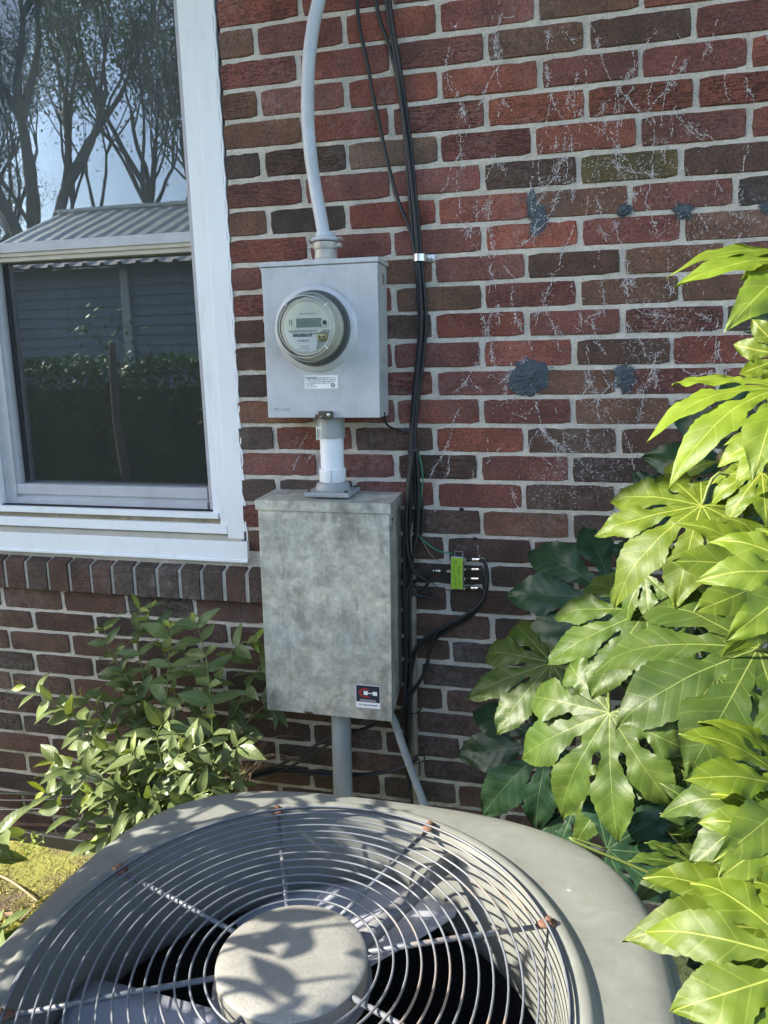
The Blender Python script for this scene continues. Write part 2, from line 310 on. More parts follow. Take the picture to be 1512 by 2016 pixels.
# brick colours of each course, from the window trim to the right
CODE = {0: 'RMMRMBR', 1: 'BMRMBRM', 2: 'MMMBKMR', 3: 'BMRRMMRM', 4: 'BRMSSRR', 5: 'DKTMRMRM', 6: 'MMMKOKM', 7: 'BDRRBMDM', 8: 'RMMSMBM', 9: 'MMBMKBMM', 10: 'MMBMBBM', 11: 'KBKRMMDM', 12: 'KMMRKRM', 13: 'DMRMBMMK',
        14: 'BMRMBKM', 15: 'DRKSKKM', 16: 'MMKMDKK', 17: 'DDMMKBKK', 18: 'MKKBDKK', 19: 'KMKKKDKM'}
rnd = random.Random(7)
bcache = {}
def brick_mesh(Lx, h, dep, seed):
    key = (round(Lx, 2), round(h, 3), seed)
    if key in bcache: return bcache[key], key[0], key[1]
    r_ = random.Random(seed*131+int(Lx*1000)); a, b_ = key[0]/2, key[1]/2; n1 = 11 if a > 0.06 else 5
    pts = []
    def side(p, q, n, nx, nz):
        for i in range(n):
            t = i/n; amp = 0.0007 if i else 0.0004
            o = r_.uniform(-amp, amp)
            if n > 4 and r_.random() < 0.02: o = -0.0026
            pts.append((p[0]+(q[0]-p[0])*t+nx*o, p[1]+(q[1]-p[1])*t+nz*o))
    c = 0.004
    side((-a+c, -b_), (a-c, -b_), n1, 0, -1); side((a, -b_+c), (a, b_-c), 3, 1, 0); side((a-c, b_), (-a+c, b_), n1, 0, 1); side((-a, b_-c), (-a, -b_+c), 3, -1, 0)
    m = len(pts); v = []; f = []
    for x, z in pts: v.append((x*(1-0.0015/max(a, .02)), -0.0+r_.uniform(-.0006, .0006), z*(1-0.0015/b_)))
    for x, z in pts: v.append((x, 0.0017, z))
    for x, z in pts: v.append((x, dep, z))
    f.append(tuple(range(m)))
    for k in range(2):
        for i in range(m): j = (i+1) % m; f.append((k*m+i, (k+1)*m+i, (k+1)*m+j, k*m+j))
    me = bpy.data.meshes.new('brick'); me.from_pydata(v, [], f); me.update(); me.materials.append(MT['brick'])
    bcache[key] = me; return me, key[0], key[1]
wall = MB()
# mortar body with the window opening left out
WX0, WX1, WZ0, WZ1 = -1.72, XTRIM+0.004, 0.93, 2.62
for (xa, xb, za, zb) in ((-9.0, WX0, -0.3, 3.3), (WX1, 3.5, -0.3, 3.3), (WX0, WX1, -0.3, WZ0), (WX0, WX1, WZ1, 3.3)):
    wall.box(xa, xb, 0.0034, 0.22, za, zb)
wall = wall.build('wall', MT['mortar'], house)
def vis(x, z):
    v = Vector((x, 0, z))-CAM; d = v.dot(fw); px = 756+FPX*v.dot(RT)/d; py = 1008-FPX*v.dot(UP)/d
    return -40 < px < 1552 and -40 < py < 1660
far_v, far_f, far_c = [], [], []
nb = 0
def put_brick(xa, xb, za, zb, code, y=0.0):
    global nb
    Lx = xb-xa; h = zb-za
    if Lx < 0.015: return
    cx, cz = (xa+xb)/2, (za+zb)/2
    col = PAL[code]; j = rnd.uniform(0.86, 1.16); jj = rnd.uniform(0.94, 1.06); col = (col[0]*j, col[1]*j*jj, col[2]*j*jj)
    seen = (vis(xa, cz) or vis(xb, cz)) and not (cx > -0.35 and cz < 0.22) and not (cx > 0.47 and cz < 1.2)
    if seen and nb < 299:
        me, kl, kh = brick_mesh(Lx, h, 0.06, rnd.randrange(6))
        o = bpy.data.objects.new('brick', me); COL.objects.link(o); o.parent = wall; o.matrix_parent_inverse = Matrix.Identity(4)
        o.location = (cx, y+rnd.uniform(-0.0012, 0.0012), cz); o.scale = (Lx/kl, 1, h/kh); o.color = (*col, 1)
        o.rotation_euler = (rnd.uniform(-.004, .004), rnd.uniform(-.003, .003), rnd.uniform(-.004, .004)); nb += 1
    else:
        n = len(far_v); c = 0.003
        far_v.extend([(x, yy, z) for yy, c_ in ((0.0, c), (c, 0), (0.05, 0)) for x, z in ((xa+c_, za+c_), (xb-c_, za+c_), (xb-c_, zb-c_), (xa+c_, zb-c_))])
        fs = [(0, 1, 2, 3)]+[(k*4+i, (k+1)*4+i, (k+1)*4+(i+1) % 4, k*4+(i+1) % 4) for k in range(2) for i in range(4)]
        far_f.extend([tuple(q+n for q in f) for f in fs]); far_c.extend([col]*12)
JB, JH = 0.0106, 0.0112
ROWX0, ROWX1 = -1.95, -0.752
for k in range(-6, 35):
    zt, zb = BZ[k]-JB/2, BZ[k+1]+JB/2
    for (xa, xb) in ((-9.0+4.5, WX0-0.005), (XTRIM, 3.3)) if zb > 0.92 else ((-4.5, 3.3),):
        js = joints(k, xa, xb); js = [xa-JH/2]+[j for j in js if xa+0.02 < j < xb-0.02]+[xb+JH/2]
        main = xa > -1 or zb < 0.92; ci = 0
        for a, b_ in zip(js[:-1], js[1:]):
            p, q = a+JH/2+rnd.uniform(-.002, .002), b_-JH/2+rnd.uniform(-.002, .002)
            if k in (20, 21) and p < ROWX1 and q > ROWX0:
                if q > ROWX1+0.02: p = ROWX1+0.008
                else: continue
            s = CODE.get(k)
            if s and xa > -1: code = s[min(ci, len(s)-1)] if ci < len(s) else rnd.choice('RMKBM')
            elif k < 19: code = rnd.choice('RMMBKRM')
            else: code = rnd.choice('KDKDKKDK')  # lower courses darker: own brick tone plus weaker skylight painted into the colour
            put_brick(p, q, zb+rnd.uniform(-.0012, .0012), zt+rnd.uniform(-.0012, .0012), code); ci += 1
me = MB().add(far_v, far_f).mesh('brick_field'); ca = me.color_attributes.new('bcol', 'FLOAT_COLOR', 'POINT')
for i, c in enumerate(far_c): ca.data[i].color = (*c, 1)
o = link('brick_field', me, MT['brickfar'], wall); tag(o, kind='stuff')
# rowlock sill under the window: bricks on edge, proud of the wall and sloping outwards
rowlock = MB(); ry0, rz0, rz1, rzb = -0.022, 0.814, 0.900, 0.924
rowlock.add([(ROWX0, 0.0-0.020, rz0+.002), (ROWX1, -0.020, rz0+.002), (ROWX1, -0.020, rz1-.004), (ROWX0, -0.020, rz1-.004), (ROWX0, .06, rzb), (ROWX1, .06, rzb), (ROWX0, .05, rz0+.002), (ROWX1, .05, rz0+.002)],
            [(0, 1, 2, 3), (3, 2, 5, 4), (6, 7, 1, 0), (1, 7, 5, 2), (6, 0, 3, 4)])
rowlock = rowlock.build('window_sill_course', MT['mortar'], house)
rj = [-1.93, -1.86, -1.79, -1.722, -1.652, -1.582, -1.511, -1.435, -1.365, -1.294, -1.226, -1.156, -1.086, -1.016, -.951, -.884, -.817, -.752]
for a, b_ in zip(rj[:-1], rj[1:]):
    p, q = a+0.006+rnd.uniform(-.001, .001), b_-0.006+rnd.uniform(-.001, .001); yo = -0.026+rnd.uniform(-.002, .002); zo = rnd.uniform(-.002, .002); c = 0.003
    sec = [(0.05, rz0+zo), (yo+c, rz0+zo), (yo, rz0+c+zo), (yo, rz1-c+zo), (yo+c, rz1+zo), (0.06, rzb+.004+zo)]
    v = [(x, y, z) for x in (p, q) for y, z in sec]; n = len(sec)
    v = [(x-(p+q)/2, y, z-0.86) for x, y, z in v]
    fs = [tuple(range(n-1, -1, -1)), tuple(range(n, 2*n))]+[(i, i+1, n+i+1, n+i) for i in range(n-1)]
    mb = MB().add(v, fs); me = mb.mesh('brick'); me.materials.append(MT['brick'])
    bo = bpy.data.objects.new('brick', me); COL.objects.link(bo); bo.parent = rowlock; bo.location = ((p+q)/2, 0, 0.86)
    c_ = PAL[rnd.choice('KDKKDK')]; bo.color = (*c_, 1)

# roof overhang: a wide porch-like soffit that keeps the wall in shade
MT['soffit'] = simple('soffit_white', (0.62, 0.62, 0.60), 0.6, var=0.05)
MT['shingle'] = simple('roof_shingle', (0.06, 0.055, 0.05), 0.9, var=0.3, scale=15)
EH = 3.20; EO = (EH-0.10)*(-LDIR.y/LDIR.z)*-1 if LDIR.y < 0 else (EH-0.10)*(LDIR.y/-LDIR.z)
rf = MB().box(-11.0, 5.0, -EO, 0.3, EH, EH+0.04).box(-11.0, 5.0, -EO-0.025, -EO, EH-0.02, EH+0.17).build('roof_overhang', MT['soffit'], house)
MB().add([(-11.1, -EO-0.06, EH+0.175), (5.1, -EO-0.06, EH+0.175), (5.1, 2.0, EH+1.4), (-11.1, 2.0, EH+1.4), (-11.1, -EO-0.06, EH+0.20), (5.1, -EO-0.06, EH+0.20), (5.1, 2.0, EH+1.43), (-11.1, 2.0, EH+1.43)],
         [(3, 2, 1, 0), (4, 5, 6, 7), (0, 1, 5, 4), (1, 2, 6, 5), (3, 0, 4, 7)]).build('roof_slope', MT['shingle'], rf)

# ------------------------------------------------------------------ window (part of the house), with its pieces
def glass_mat(name='window_glass', gain=1.9, dust=0.15, tint=0.80):
    m, nt, b = newmat(name); nt.nodes.remove(b); out = nt.nodes['Material Output']
    g = nd(nt, 'ShaderNodeBsdfGlossy'); g.inputs['Roughness'].default_value = 0.0; g.inputs['Color'].default_value = (0.93, 0.96, 1, 1)
    t = nd(nt, 'ShaderNodeBsdfTransparent'); t.inputs[0].default_value = (tint, tint*1.04, tint*1.03, 1)
    v = coords(nt); bn = nd(nt, 'ShaderNodeBump'); bn.inputs['Strength'].default_value = 0.05; bn.inputs['Distance'].default_value = 0.004
    L(nt, noise(nt, v, 4, 2), bn.inputs['Height']); L(nt, bn.outputs[0], g.inputs['Normal'])
    fr = nd(nt, 'ShaderNodeFresnel'); fr.inputs[0].default_value = 1.5
    f2 = math_(nt, 'MULTIPLY', fr.outputs[0], gain, True)
    mx = nd(nt, 'ShaderNodeMixShader'); L(nt, f2, mx.inputs[0]); L(nt, t.outputs[0], mx.inputs[1]); L(nt, g.outputs[0], mx.inputs[2])
    df = nd(nt, 'ShaderNodeBsdfDiffuse'); df.inputs[0].default_value = (0.42, 0.45, 0.45, 1); m2 = nd(nt, 'ShaderNodeMixShader'); fd = nd(nt, 'ShaderNodeMapRange'); fd.inputs[3].default_value = dust*.15; fd.inputs[4].default_value = dust; L(nt, noise(nt, coords(nt, 'Object', (3, 1, 0.6)), 6, 5, 0.7), fd.inputs[0]); L(nt, fd.outputs[0], m2.inputs[0]); L(nt, mx.outputs[0], m2.inputs[1]); L(nt, df.outputs[0], m2.inputs[2]); L(nt, m2.outputs[0], out.inputs[0]); return m
MT['glass'] = glass_mat(); MT['glasslow'] = glass_mat('window_glass_lower', 6.0, 0.05, 0.45)
def screen_mat():
    m, nt, b = newmat('insect_screen'); out = nt.nodes['Material Output']
    b.inputs['Base Color'].default_value = (0.020, 0.026, 0.026, 1); b.inputs['Roughness'].default_value = 0.6
    t = nd(nt, 'ShaderNodeBsdfTransparent'); v = coords(nt); n = noise(nt, coords(nt, 'Object', (1, 1, 9)), 12, 3)
    f = nd(nt, 'ShaderNodeMapRange'); f.inputs[3].default_value = 0.24; f.inputs[4].default_value = 0.40; L(nt, n, f.inputs[0])
    mx = nd(nt, 'ShaderNodeMixShader'); L(nt, f.outputs[0], mx.inputs[0]); L(nt, t.outputs[0], mx.inputs[1]); L(nt, b.outputs[0], mx.inputs[2]); L(nt, mx.outputs[0], out.inputs[0]); return m
MT['screen'] = screen_mat()
def lean(mb):      # the frame stands about half a degree out of plumb
    mb.v = [(x+(0.009*(1.6-z)/0.7 if x > -1.3 else 0), y, z) for x, y, z in mb.v]; return mb
GX0, GX1 = -1.567, -0.952
TX = XTRIM-0.003
wf = MB().box(-0.884, TX, 0.001, 0.06, 0.984, 2.62, 0.002).box(-1.72, -1.668, 0.001, 0.06, 0.984, 2.62, 0.002)
win = lean(wf).build('window', MT['trim'], house)
lean(MB().box(-0.908, -0.884, 0.010, 0.09, 1.02, 2.62, 0.0015).box(-0.932, -0.908, 0.018, 0.09, 1.04, 2.62, 0.0015).box(-1.668, -1.64, 0.010, 0.09, 1.02, 2.62, 0.0015).box(-1.64, -1.608, 0.018, 0.09, 1.04, 2.62, 0.0015)).build('frame', MT['trim'], win)
lean(MB().box(-0.9355, -0.932, 0.030, 0.05, 1.055, 2.62).box(-1.606, -0.932, 0.024, 0.05, 1.054, 1.058)).build('dark_gap_strip', MT['gap'], win)  # near-black strips put in for the shade of the gaps round the sash
# sill pieces, bottom to top
MB().box(-1.74, -0.815, -0.012, 0.05, 0.926, 0.982, 0.002).box(-1.74, -0.815, -0.016, 0.02, 0.925, 0.933, 0.001).build('apron', MT['trim'], win)
MB().add([(-1.72, -0.010, 0.9825), (-0.832, -0.010, 0.9825), (-0.832, 0.02, 0.998), (-1.72, 0.02, 0.998)], [(0, 1, 2, 3)]).build('sill_ledge', MT['sashcream'], win)
MB().box(-1.72, -0.878, 0.002, 0.05, 0.998, 1.024, 0.002).build('sill_nose', MT['trim'], win)
MB().box(-1.72, -0.882, 0.016, 0.05, 1.022, 1.037).build('track', MT['grime'], win)
MB().box(-1.68, -0.906, 0.008, 0.05, 1.038, 1.055, 0.0015).build('sill_strip', MT['trim'], win)
# upper sash, meeting rail, lower sash
s1 = lean(MB().box(GX1, -0.9355, 0.040, 0.075, 1.057, 2.62, 0.001).box(-1.605, GX0, 0.040, 0.075, 1.057, 2.62, 0.001).box(GX0, GX1, 0.041, 0.075, 1.764, 1.790, 0.0015)).build('sash_frame', MT['sash'], win)
MB().box(GX0, GX1, 0.046, 0.09, 1.754, 1.764).box(GX0, GX1, 0.052, 0.09, 1.742, 1.754).build('meeting_rail', MT['sashcream'], win)
MB().box(GX0, GX1, 0.043, 0.09, 1.086, 1.116, 0.001).box(GX0, GX1, 0.040, 0.09, 1.058, 1.076, 0.001).box(GX0, GX1, 0.049, 0.09, 1.076, 1.086).build('bottom_rail', MT['sash'], win)
MB().box(GX0, GX0+0.010, 0.050, 0.07, 1.116, 1.742).build('screen_frame', MT['sash'], win)
MB().box(GX0, GX1+0.006, 0.056, 0.060, 1.788, 2.62).build('pane', MT['glass'], win)
MB().box(GX0, GX1+0.006, 0.082, 0.086, 1.10, 1.75).build('pane', MT['glasslow'], win)
MB().add([(GX0, 0.062, 1.10), (GX1+0.004, 0.062, 1.10), (GX1+0.004, 0.062, 1.75), (GX0, 0.062, 1.75)], [(0, 1, 2, 3)]).build('insect_screen', MT['screen'], win)
MB().tube([(TX+.003+(0.009*(1.6-z)/0.7)+.0015*math.sin(z*90), .002, z) for z in [.98+i*.02 for i in range(83)]], .0032, 6).build('caulk_bead', MT['trim'], win, True)
# the dark room behind, with hanging curtains
MT['room'] = simple('room_dark', (0.06, 0.056, 0.05), 0.9, var=0.2, scale=4)
MT['curtain'] = simple('curtain_brown', (0.16, 0.12, 0.09), 0.9, var=0.25, scale=9)
MB().box(-2.6, -0.4, 0.24, 2.2, 0.2, 2.9).build('room', MT['room'], house)
for c0, c1 in ((-1.72, -1.42), (-1.12, -0.86)):
    cv = []; cf = []; n = 48
    for i in range(n+1):
        x = c0+(c1-c0)*i/n; y = 0.20+0.018*math.sin(i*0.95)+0.008*math.sin(i*0.37+1); cv += [(x, y, 0.95), (x, y+0.01, 2.65)]
    for i in range(n): cf.append((2*i, 2*i+2, 2*i+3, 2*i+1))
    MB().add(cv, cf).build('curtain', MT['curtain'], house, True)

# ------------------------------------------------------------------ sealant patches on the wall
def patch(pts, th=0.004):
    c = sum((at(*p) for p in pts), Vector())/len(pts); r_ = random.Random(int(pts[0][0])); v = []; f = []; N = 64; rings = 10
    ang = []
    for p in pts:
        q = at(*p)-c; ang.append((math.atan2(q.z, q.x), math.hypot(q.x, q.z)))
    ang.sort()
    def rad(a):
        for i in range(len(ang)):
            a0, r0_ = ang[i-1]; a1, r1_ = ang[i]
            if i == 0: a0 -= 2*math.pi
            aa = a
            if i == 0 and a > ang[-1][0]: aa = a-2*math.pi
            if a0 <= aa <= a1: return r0_+(r1_-r0_)*(aa-a0)/max(1e-6, a1-a0)
        return ang[0][1]
    v.append((c.x, -th*1.3, c.z))
    for k in range(1, rings+1):
        for i in range(N):
            a = -math.pi+2*math.pi*i/N; r = rad(a)*k/rings*(1+(0.26*mnoise.noise(Vector((math.cos(a)*4, math.sin(a)*4, c.x*40)))+.14*mnoise.noise(Vector((math.cos(a)*11, math.sin(a)*11, c.x*40))))*(k/rings)**2)
            x, z = c.x+r*math.cos(a), c.z+r*math.sin(a)
            v.append((x, (-th*(1-(k/rings)**5)+0.0005)*(1.0+1.3*mnoise.noise(Vector((x*110, z*190, 2)))), z))
    for i in range(N): f.append((0, 1+i, 1+(i+1) % N))
    for k in range(rings-1):
        for i in range(N): a_ = 1+k*N+i; b_ = 1+k*N+(i+1) % N; f.append((a_, a_+N, b_+N, b_))
    MB().add(v, f).build('sealant_patch', MT['sealant'], wall, True)
    r2_ = random.Random(int(pts[0][0])+1); fe = MB()
    for k in range(70):
        a = r2_.uniform(-math.pi, math.pi); r = rad(a)*r2_.uniform(.85, 1.22); x, z = c.x+r*math.cos(a), c.z+r*math.sin(a); w = r2_.uniform(.001, .0035); fe.add([(x-w, -.0012, z-w*.4), (x+w*.3, -.0014, z-w*.6), (x+w, -.0012, z+w*.3), (x-w*.2, -.0015, z+w*.6)], [(0, 1, 2, 3)])
    fe.build('sealant_smear', MT['sealant'], wall)
patch([(998, 752), (1015, 722), (1045, 708), (1075, 718), (1083, 735), (1062, 770), (1040, 780), (1010, 772)], 0.006)
patch([(1206, 730), (1220, 722), (1248, 732), (1247, 755), (1232, 775), (1222, 765), (1218, 745)], 0.005)
patch([(1042, 378), (1052, 376), (1056, 405), (1076, 425), (1062, 460), (1042, 466), (1048, 430), (1042, 410)], 0.003)
patch([(1217, 415), (1228, 403), (1242, 410), (1232, 424), (1220, 424)], 0.006)
patch([(1322, 408), (1345, 406), (1366, 408), (1352, 428), (1340, 430), (1332, 420)], 0.004)
patch([(1494, 405), (1512, 402), (1530, 405), (1528, 412), (1500, 410)], 0.004)

# ------------------------------------------------------------------ meter box and meter
def text(body, size, mat, name, parent, pos, ext=0.0002, align='CENTER', sx=1.0, rotz=0.0, yoff=0, tilt=0.0):
    """lettering on a surface that faces -y, as a mesh"""
    cu = bpy.data.curves.new(name, 'FONT'); cu.body = body; cu.size = size; cu.align_x = align; cu.align_y = 'CENTER'; cu.extrude = ext; cu.resolution_u = 2
    tmp = bpy.data.objects.new('tmp_text', cu); COL.objects.link(tmp); dg = bpy.context.evaluated_depsgraph_get(); dg.update()
    me = bpy.data.meshes.new_from_object(tmp.evaluated_get(dg)); bpy.data.objects.remove(tmp); me.name = name
    M_ = Matrix.Translation(pos) @ Matrix.Rotation(tilt, 4, 'Y') @ Matrix.Rotation(R(90), 4, 'X') @ Matrix.Diagonal((sx, 1, 1, 1)); me.transform(M_); me.materials.clear()
    return link(name, me, mat, parent)
def smallprint(x0, x1, z, h, y, mat, parent, seed=0, vert=False):
    r_ = random.Random(seed); mb = MB(); t = x0
    while t < x1:
        n = r_.randrange(2, 8)
        for _ in range(n):
            w = h*r_.uniform(.35, .6)
            if t+w > x1: break
            k = r_.random(); lo, hi = z-h/2, z+h/2
            for (a, b_, c, d) in ([(t, t+w*.28, lo, hi), (t+w*.7, t+w*.95, lo, hi)] if k < .5 else [(t, t+w*.3, lo, hi), (t, t+w*.9, hi-h*.25, hi), (t, t+w*.9, lo, lo+h*.22)]):
                if vert: mb.add([(c, y, a), (d, y, a), (d, y, b_), (c, y, b_)], [(0, 1, 2, 3)])
                else: mb.add([(a, y, c), (b_, y, c), (b_, y, d), (a, y, d)], [(0, 1, 2, 3)])
            t += w*1.25
        t += h*.55
    return mb.build('small_print', MT[mat], parent)
mx0, mx1, mz0, mz1, my = -0.702, -0.4205, 1.319, 1.680, -0.100
meter_box = empty('electric_meter_box', ((mx0+mx1)/2, 0, mz0), 'light grey steel meter box under the curved grey conduit', 'meter box')
MB().box(mx0+.002, mx1-.002, my+.003, -0.001, mz0, mz1-.004, 0.003).build('case', MT['meterbox'], meter_box)
MB().box(mx0, mx1, my-.001, my+.003, mz0+.0005, mz1-.010, 0.0012).build('front_cover', MT['meterbox'], meter_box)
MB().box(mx0-.004, mx1+.003, my-.005, -0.001, mz1-.009, mz1+.002, 0.0015).build('rain_lid', MT['meterbox'], meter_box)
MB().box(mx0+.1, mx1-.1, my+.02, -0.01, mz1+.001, mz1+.006, 0.001).build('hub_plate', MT['meterbox'], meter_box)
for zz, rr in ((1.435, 0.026), (1.372, 0.028)):      # knockouts pressed into the side
    MB().lathe((mx1-.0022, -0.045, zz), (1, 0, 0), [(0, rr), (0.0008, rr), (0.0008, rr-.003), (0.0002, rr-.0035), (0.0002, rr*0.55), (0.0009, rr*0.5), (0.0009, 0.001)], 28, False).build('knockout', MT['meterbox'], meter_box, 40)
MB().box(mx1-.002, mx1-.0012, -0.05, -0.030, 1.628, 1.652).build('side_tag', MT['tanpipe'], meter_box)
mc = at(622, 647, my); 
MB().lathe((mc.x, my-.0012, mc.z), (0, -1, 0), [(0, .102), (0.0035, .099), (0.006, .094), (0.006, .070)], 56, False, True).build('socket_rim', MT['meterbox'], meter_box, 50)
lw = at(633, 752, my); stk = MB(); sx0, sx1 = at(600, 740, my).x, at(665, 740, my).x; sz1, sz0 = at(633, 739, my).z, at(633, 765, my).z
st = MB().box(sx0, sx1, my-.0018, my-.0012, sz0, sz1).build('warning_sticker', MT['white'], meter_box)
text('WARNING', 0.0070, MT['ink'], 'lettering', st, (sx0+.0175, my-.0021, sz1-.0055), sx=0.95)
for i, (xa, xb) in enumerate(((sx0+.036, sx1-.004), (sx0+.003, sx1-.003), (sx0+.003, sx1-.004), (sx0+.003, sx1-.010))): smallprint(xa, xb, sz1-.0055-i*.0042, .0027, my-.0020, 'ink', st, i)
smallprint(sx0+.003, sx0+.026, sz0+.0088, .0026, my-.0020, 'ink', st, 9); smallprint(sx0+.003, sx0+.030, sz0+.0042, .0026, my-.0020, 'ink', st, 10)
MB().lathe((sx1-.012, my-.0018, sz0+.0075), (0, -1, 0), [(0, .0052), (0.0003, .0052), (0.0003, .0034), (0, .0034)], 20, False, False).lathe((sx1-.012, my-.0018, sz0+.0075), (0, -1, 0), [(0, .0018), (0.0003, .0018)], 12, False, True).build('round_mark', MT['ink'], st)
text('MILBANK', 0.011, MT['meterbox'], 'embossed_lettering', meter_box, at(556, 806, my)+Vector((0, -.0012, 0)), 0.0006, sx=0.95)
hp = at(640, 818, my)
MB().box(hp.x-.022, hp.x+.010, my-.010, my-.001, hp.z-.004, hp.z+.003, .001).box(hp.x-.014, hp.x+.022, my-.014, my-.001, hp.z-.007, hp.z+.011, .003).box(hp.x-.028, hp.x-.004, my-.022, my-.001, hp.z-.0065, hp.z-.0045).build('hasp', MT['darksteel'], meter_box)
MB().lathe((hp.x+.014, my-.014, hp.z+.002), (0, -1, 0), [(0, .0045), (0.003, .004), (0.004, .002)], 14).build('hasp_screw', MT['zinc'], meter_box, 40)
# the round meter, plugged into the box
meter = empty('electric_meter', (mc.x, my-.006, mc.z), 'round glass electric meter with digital display, plugged into the grey box', 'meter')
A_ = (0, -1, 0); c0 = (mc.x, my-.0065, mc.z)
MB().lathe(c0, A_, [(0, .0865), (0.003, .0868), (0.008, .0862), (0.011, .084), (0.011, .076)], 64, False, True).build('gasket_ring', MT['rubber'], meter, 40)
HS = 0.60
MB().lathe(c0, A_, [(0.012, .074), (0.050, .065), (0.0560, .062), (0.0560, .056)], 56, False, False).build('inner_drum', MT['innerdrum'], meter, 40)
dial = MB().lathe(c0, A_, [(0.0556, .0565), (0.0560, .001)], 56, False, True).build('dial', MT['dial'], meter)
def mglass():
    m, nt, b = newmat('meter_glass'); nt.nodes.remove(b); out = nt.nodes['Material Output']
    g = nd(nt, 'ShaderNodeBsdfGlossy'); g.inputs['Roughness'].default_value = 0.03
    t = nd(nt, 'ShaderNodeBsdfTransparent'); t.inputs[0].default_value = (0.93, 0.94, 0.91, 1)
    lw_ = nd(nt, 'ShaderNodeLayerWeight'); lw_.inputs[0].default_value = 0.28
    f = math_(nt, 'MULTIPLY', lw_.outputs['Fresnel'], 0.75, True)
    mx = nd(nt, 'ShaderNodeMixShader'); L(nt, f, mx.inputs[0]); L(nt, t.outputs[0], mx.inputs[1]); L(nt, g.outputs[0], mx.inputs[2]); L(nt, mx.outputs[0], out.inputs[0]); return m
MT['mglass'] = mglass()
MB().lathe(c0, A_, [(0.011, .0825), (0.020, .0808), (0.045, .0755), (0.063, .0708), (0.0680, .0690), (0.0705, .0660), (0.0695, .0615), (0.0680, .0575), (0.0680, .040), (0.0680, .001)], 64, False, True).build('glass_cover', MT['mglass'], meter, True)
MT['rim'] = simple('rim_highlight', (0.55, 0.57, 0.55), 0.12, 0.0, var=0.03)  # opaque pale rings put in for the thin highlights along the clear glass edges
for rr, hh, tt in ((.0685, .0688, .0009), (.0618, .0698, .0007), (.0765, .042, .0006)):
    MB().tube([(c0[0]+rr*math.cos(2*math.pi*i/64), c0[1]-hh, c0[2]+rr*math.sin(2*math.pi*i/64)) for i in range(64)], tt, 6, closed=True).build('rim_highlight', MT['rim'], meter, True)
dy = c0[1]-0.0562
def dpt(px, py): p = at(px, py, dy); return p
q0, q1 = dpt(583, 627), dpt(634, 644)
MB().box(q0.x-.002, q1.x+.002, dy-.0008, dy, q1.z-.002, q0.z+.002).build('display_bezel', MT['white'], meter)
lcd = MB().box(q0.x, q1.x, dy-.0010, dy-.0004, q1.z, q0.z).build('display', MT['lcd'], meter)
text('188', 0.010, MT['inkpale'], 'digits', lcd, ((q0.x*0.72+q1.x*0.28), dy-.0013, (q0.z+q1.z)/2), tilt=0.0)
# the white lower plate and the grey corner of the dial
lab = MB(); dc = Vector((mc.x, dy, mc.z)); ez = dpt(600, 650).z
def arc(a0, a1, r, n=20): return [(dc.x+r*math.cos(a0+(a1-a0)*i/n), dc.z+r*math.sin(a0+(a1-a0)*i/n)) for i in range(n+1)]
zrel = ez-dc.z; aL = math.pi-math.asin(zrel/0.0553) if abs(zrel) < 0.0553 else math.pi
aR = 2*math.pi+math.asin(zrel/0.0553); pl = arc(aL, aR, 0.0553, 40)
lab.add([(x, dy-.0005, z) for x, z in pl], [tuple(range(len(pl)))]).build('name_plate', MT['white'], meter)
outer = arc(math.pi*1.62, aR, 0.0553, 16); inner = []
for i in range(17):
    t = i/16; p0_, p1_, p2_ = Vector((outer[0][0], outer[0][1])), Vector((dc.x+.027, dc.z-.006)), Vector((dc.x+.042, ez)); q_ = p0_*(1-t)**2+p1_*2*t*(1-t)+p2_*t*t; inner.append((q_.x, q_.y))
MB().add([(x, dy-.0009, z) for x, z in outer+inner], [(i, i+1, 17+i+1, 17+i) for i in range(16)]).build('corner_plate', MT['dialgrey'], meter)
for s_, px, py, sz, sx_ in (('CL200 240V 3W TYPE C1S 60Hz TA 30', 597, 652, .0052, .80), ('DUKE ENERGY  375814798', 601, 657.5, .0056, .92), ('24 388 277', 598, 671, .0060, .95)):
    p = dpt(px, py); text(s_, sz, MT['inkpale'] if sz < .005 else MT['ink'], 'lettering', dial, (p.x, dy-.0012, p.z), sx=sx_)
bar = MB(); p = dpt(577, 661.5); rb = random.Random(3); x = p.x
while x < dpt(614, 661.5).x:
    w = rb.choice((.0006, .0011, .0016)); bar.box(x, x+w, dy-.0010, dy-.0007, p.z-.0026, p.z+.0026); x += w+rb.choice((.0006, .0010))
bar.build('barcode', MT['ink'], dial)
for px_a, px_b, py_, h_ in ((590, 622, 618, .0030), (594, 609, 682, .0026), (588, 612, 687, .0030), (598, 610, 692, .0024)):
    p, q = dpt(px_a, py_), dpt(px_b, py_); smallprint(p.x, q.x, p.z, h_, dy-.0012, 'inkpale', dial, int(py_))
p = dpt(640, 635); MB().lathe((p.x, dy, p.z), A_, [(0, .0085), (0.004, .0085), (0.004, .0055), (0.002, .005)], 24, False, False).build('button_collar', MT['white'], meter, 40)
MB().lathe((p.x, dy, p.z), A_, [(0, .0052), (0.005, .0050), (0.006, .003)], 20).build('reset_button', MT['rubber'], meter, 40)
p = dpt(636.5, 663); MB().box(p.x-.012, p.x+.012, dy-.012, dy, p.z-.009, p.z+.010, .006).build('optical_port', MT['portgold'], meter, 50)
for ox in (-.0045, .0045): MB().lathe((p.x+ox, dy-.0118, p.z), A_, [(0, .0027), (0.0006, .0027)], 14).build('port_eye', MT['ink'], meter)
p = dpt(572, 635); MB().tube([(p.x-.002, dy-.001, p.z-.006), (p.x-.002, dy-.001, p.z+.006), (p.x+.003, dy-.001, p.z+.006), (p.x+.003, dy-.001, p.z-.006)], .0006, 5).build('printed_hook', MT['ink'], meter)
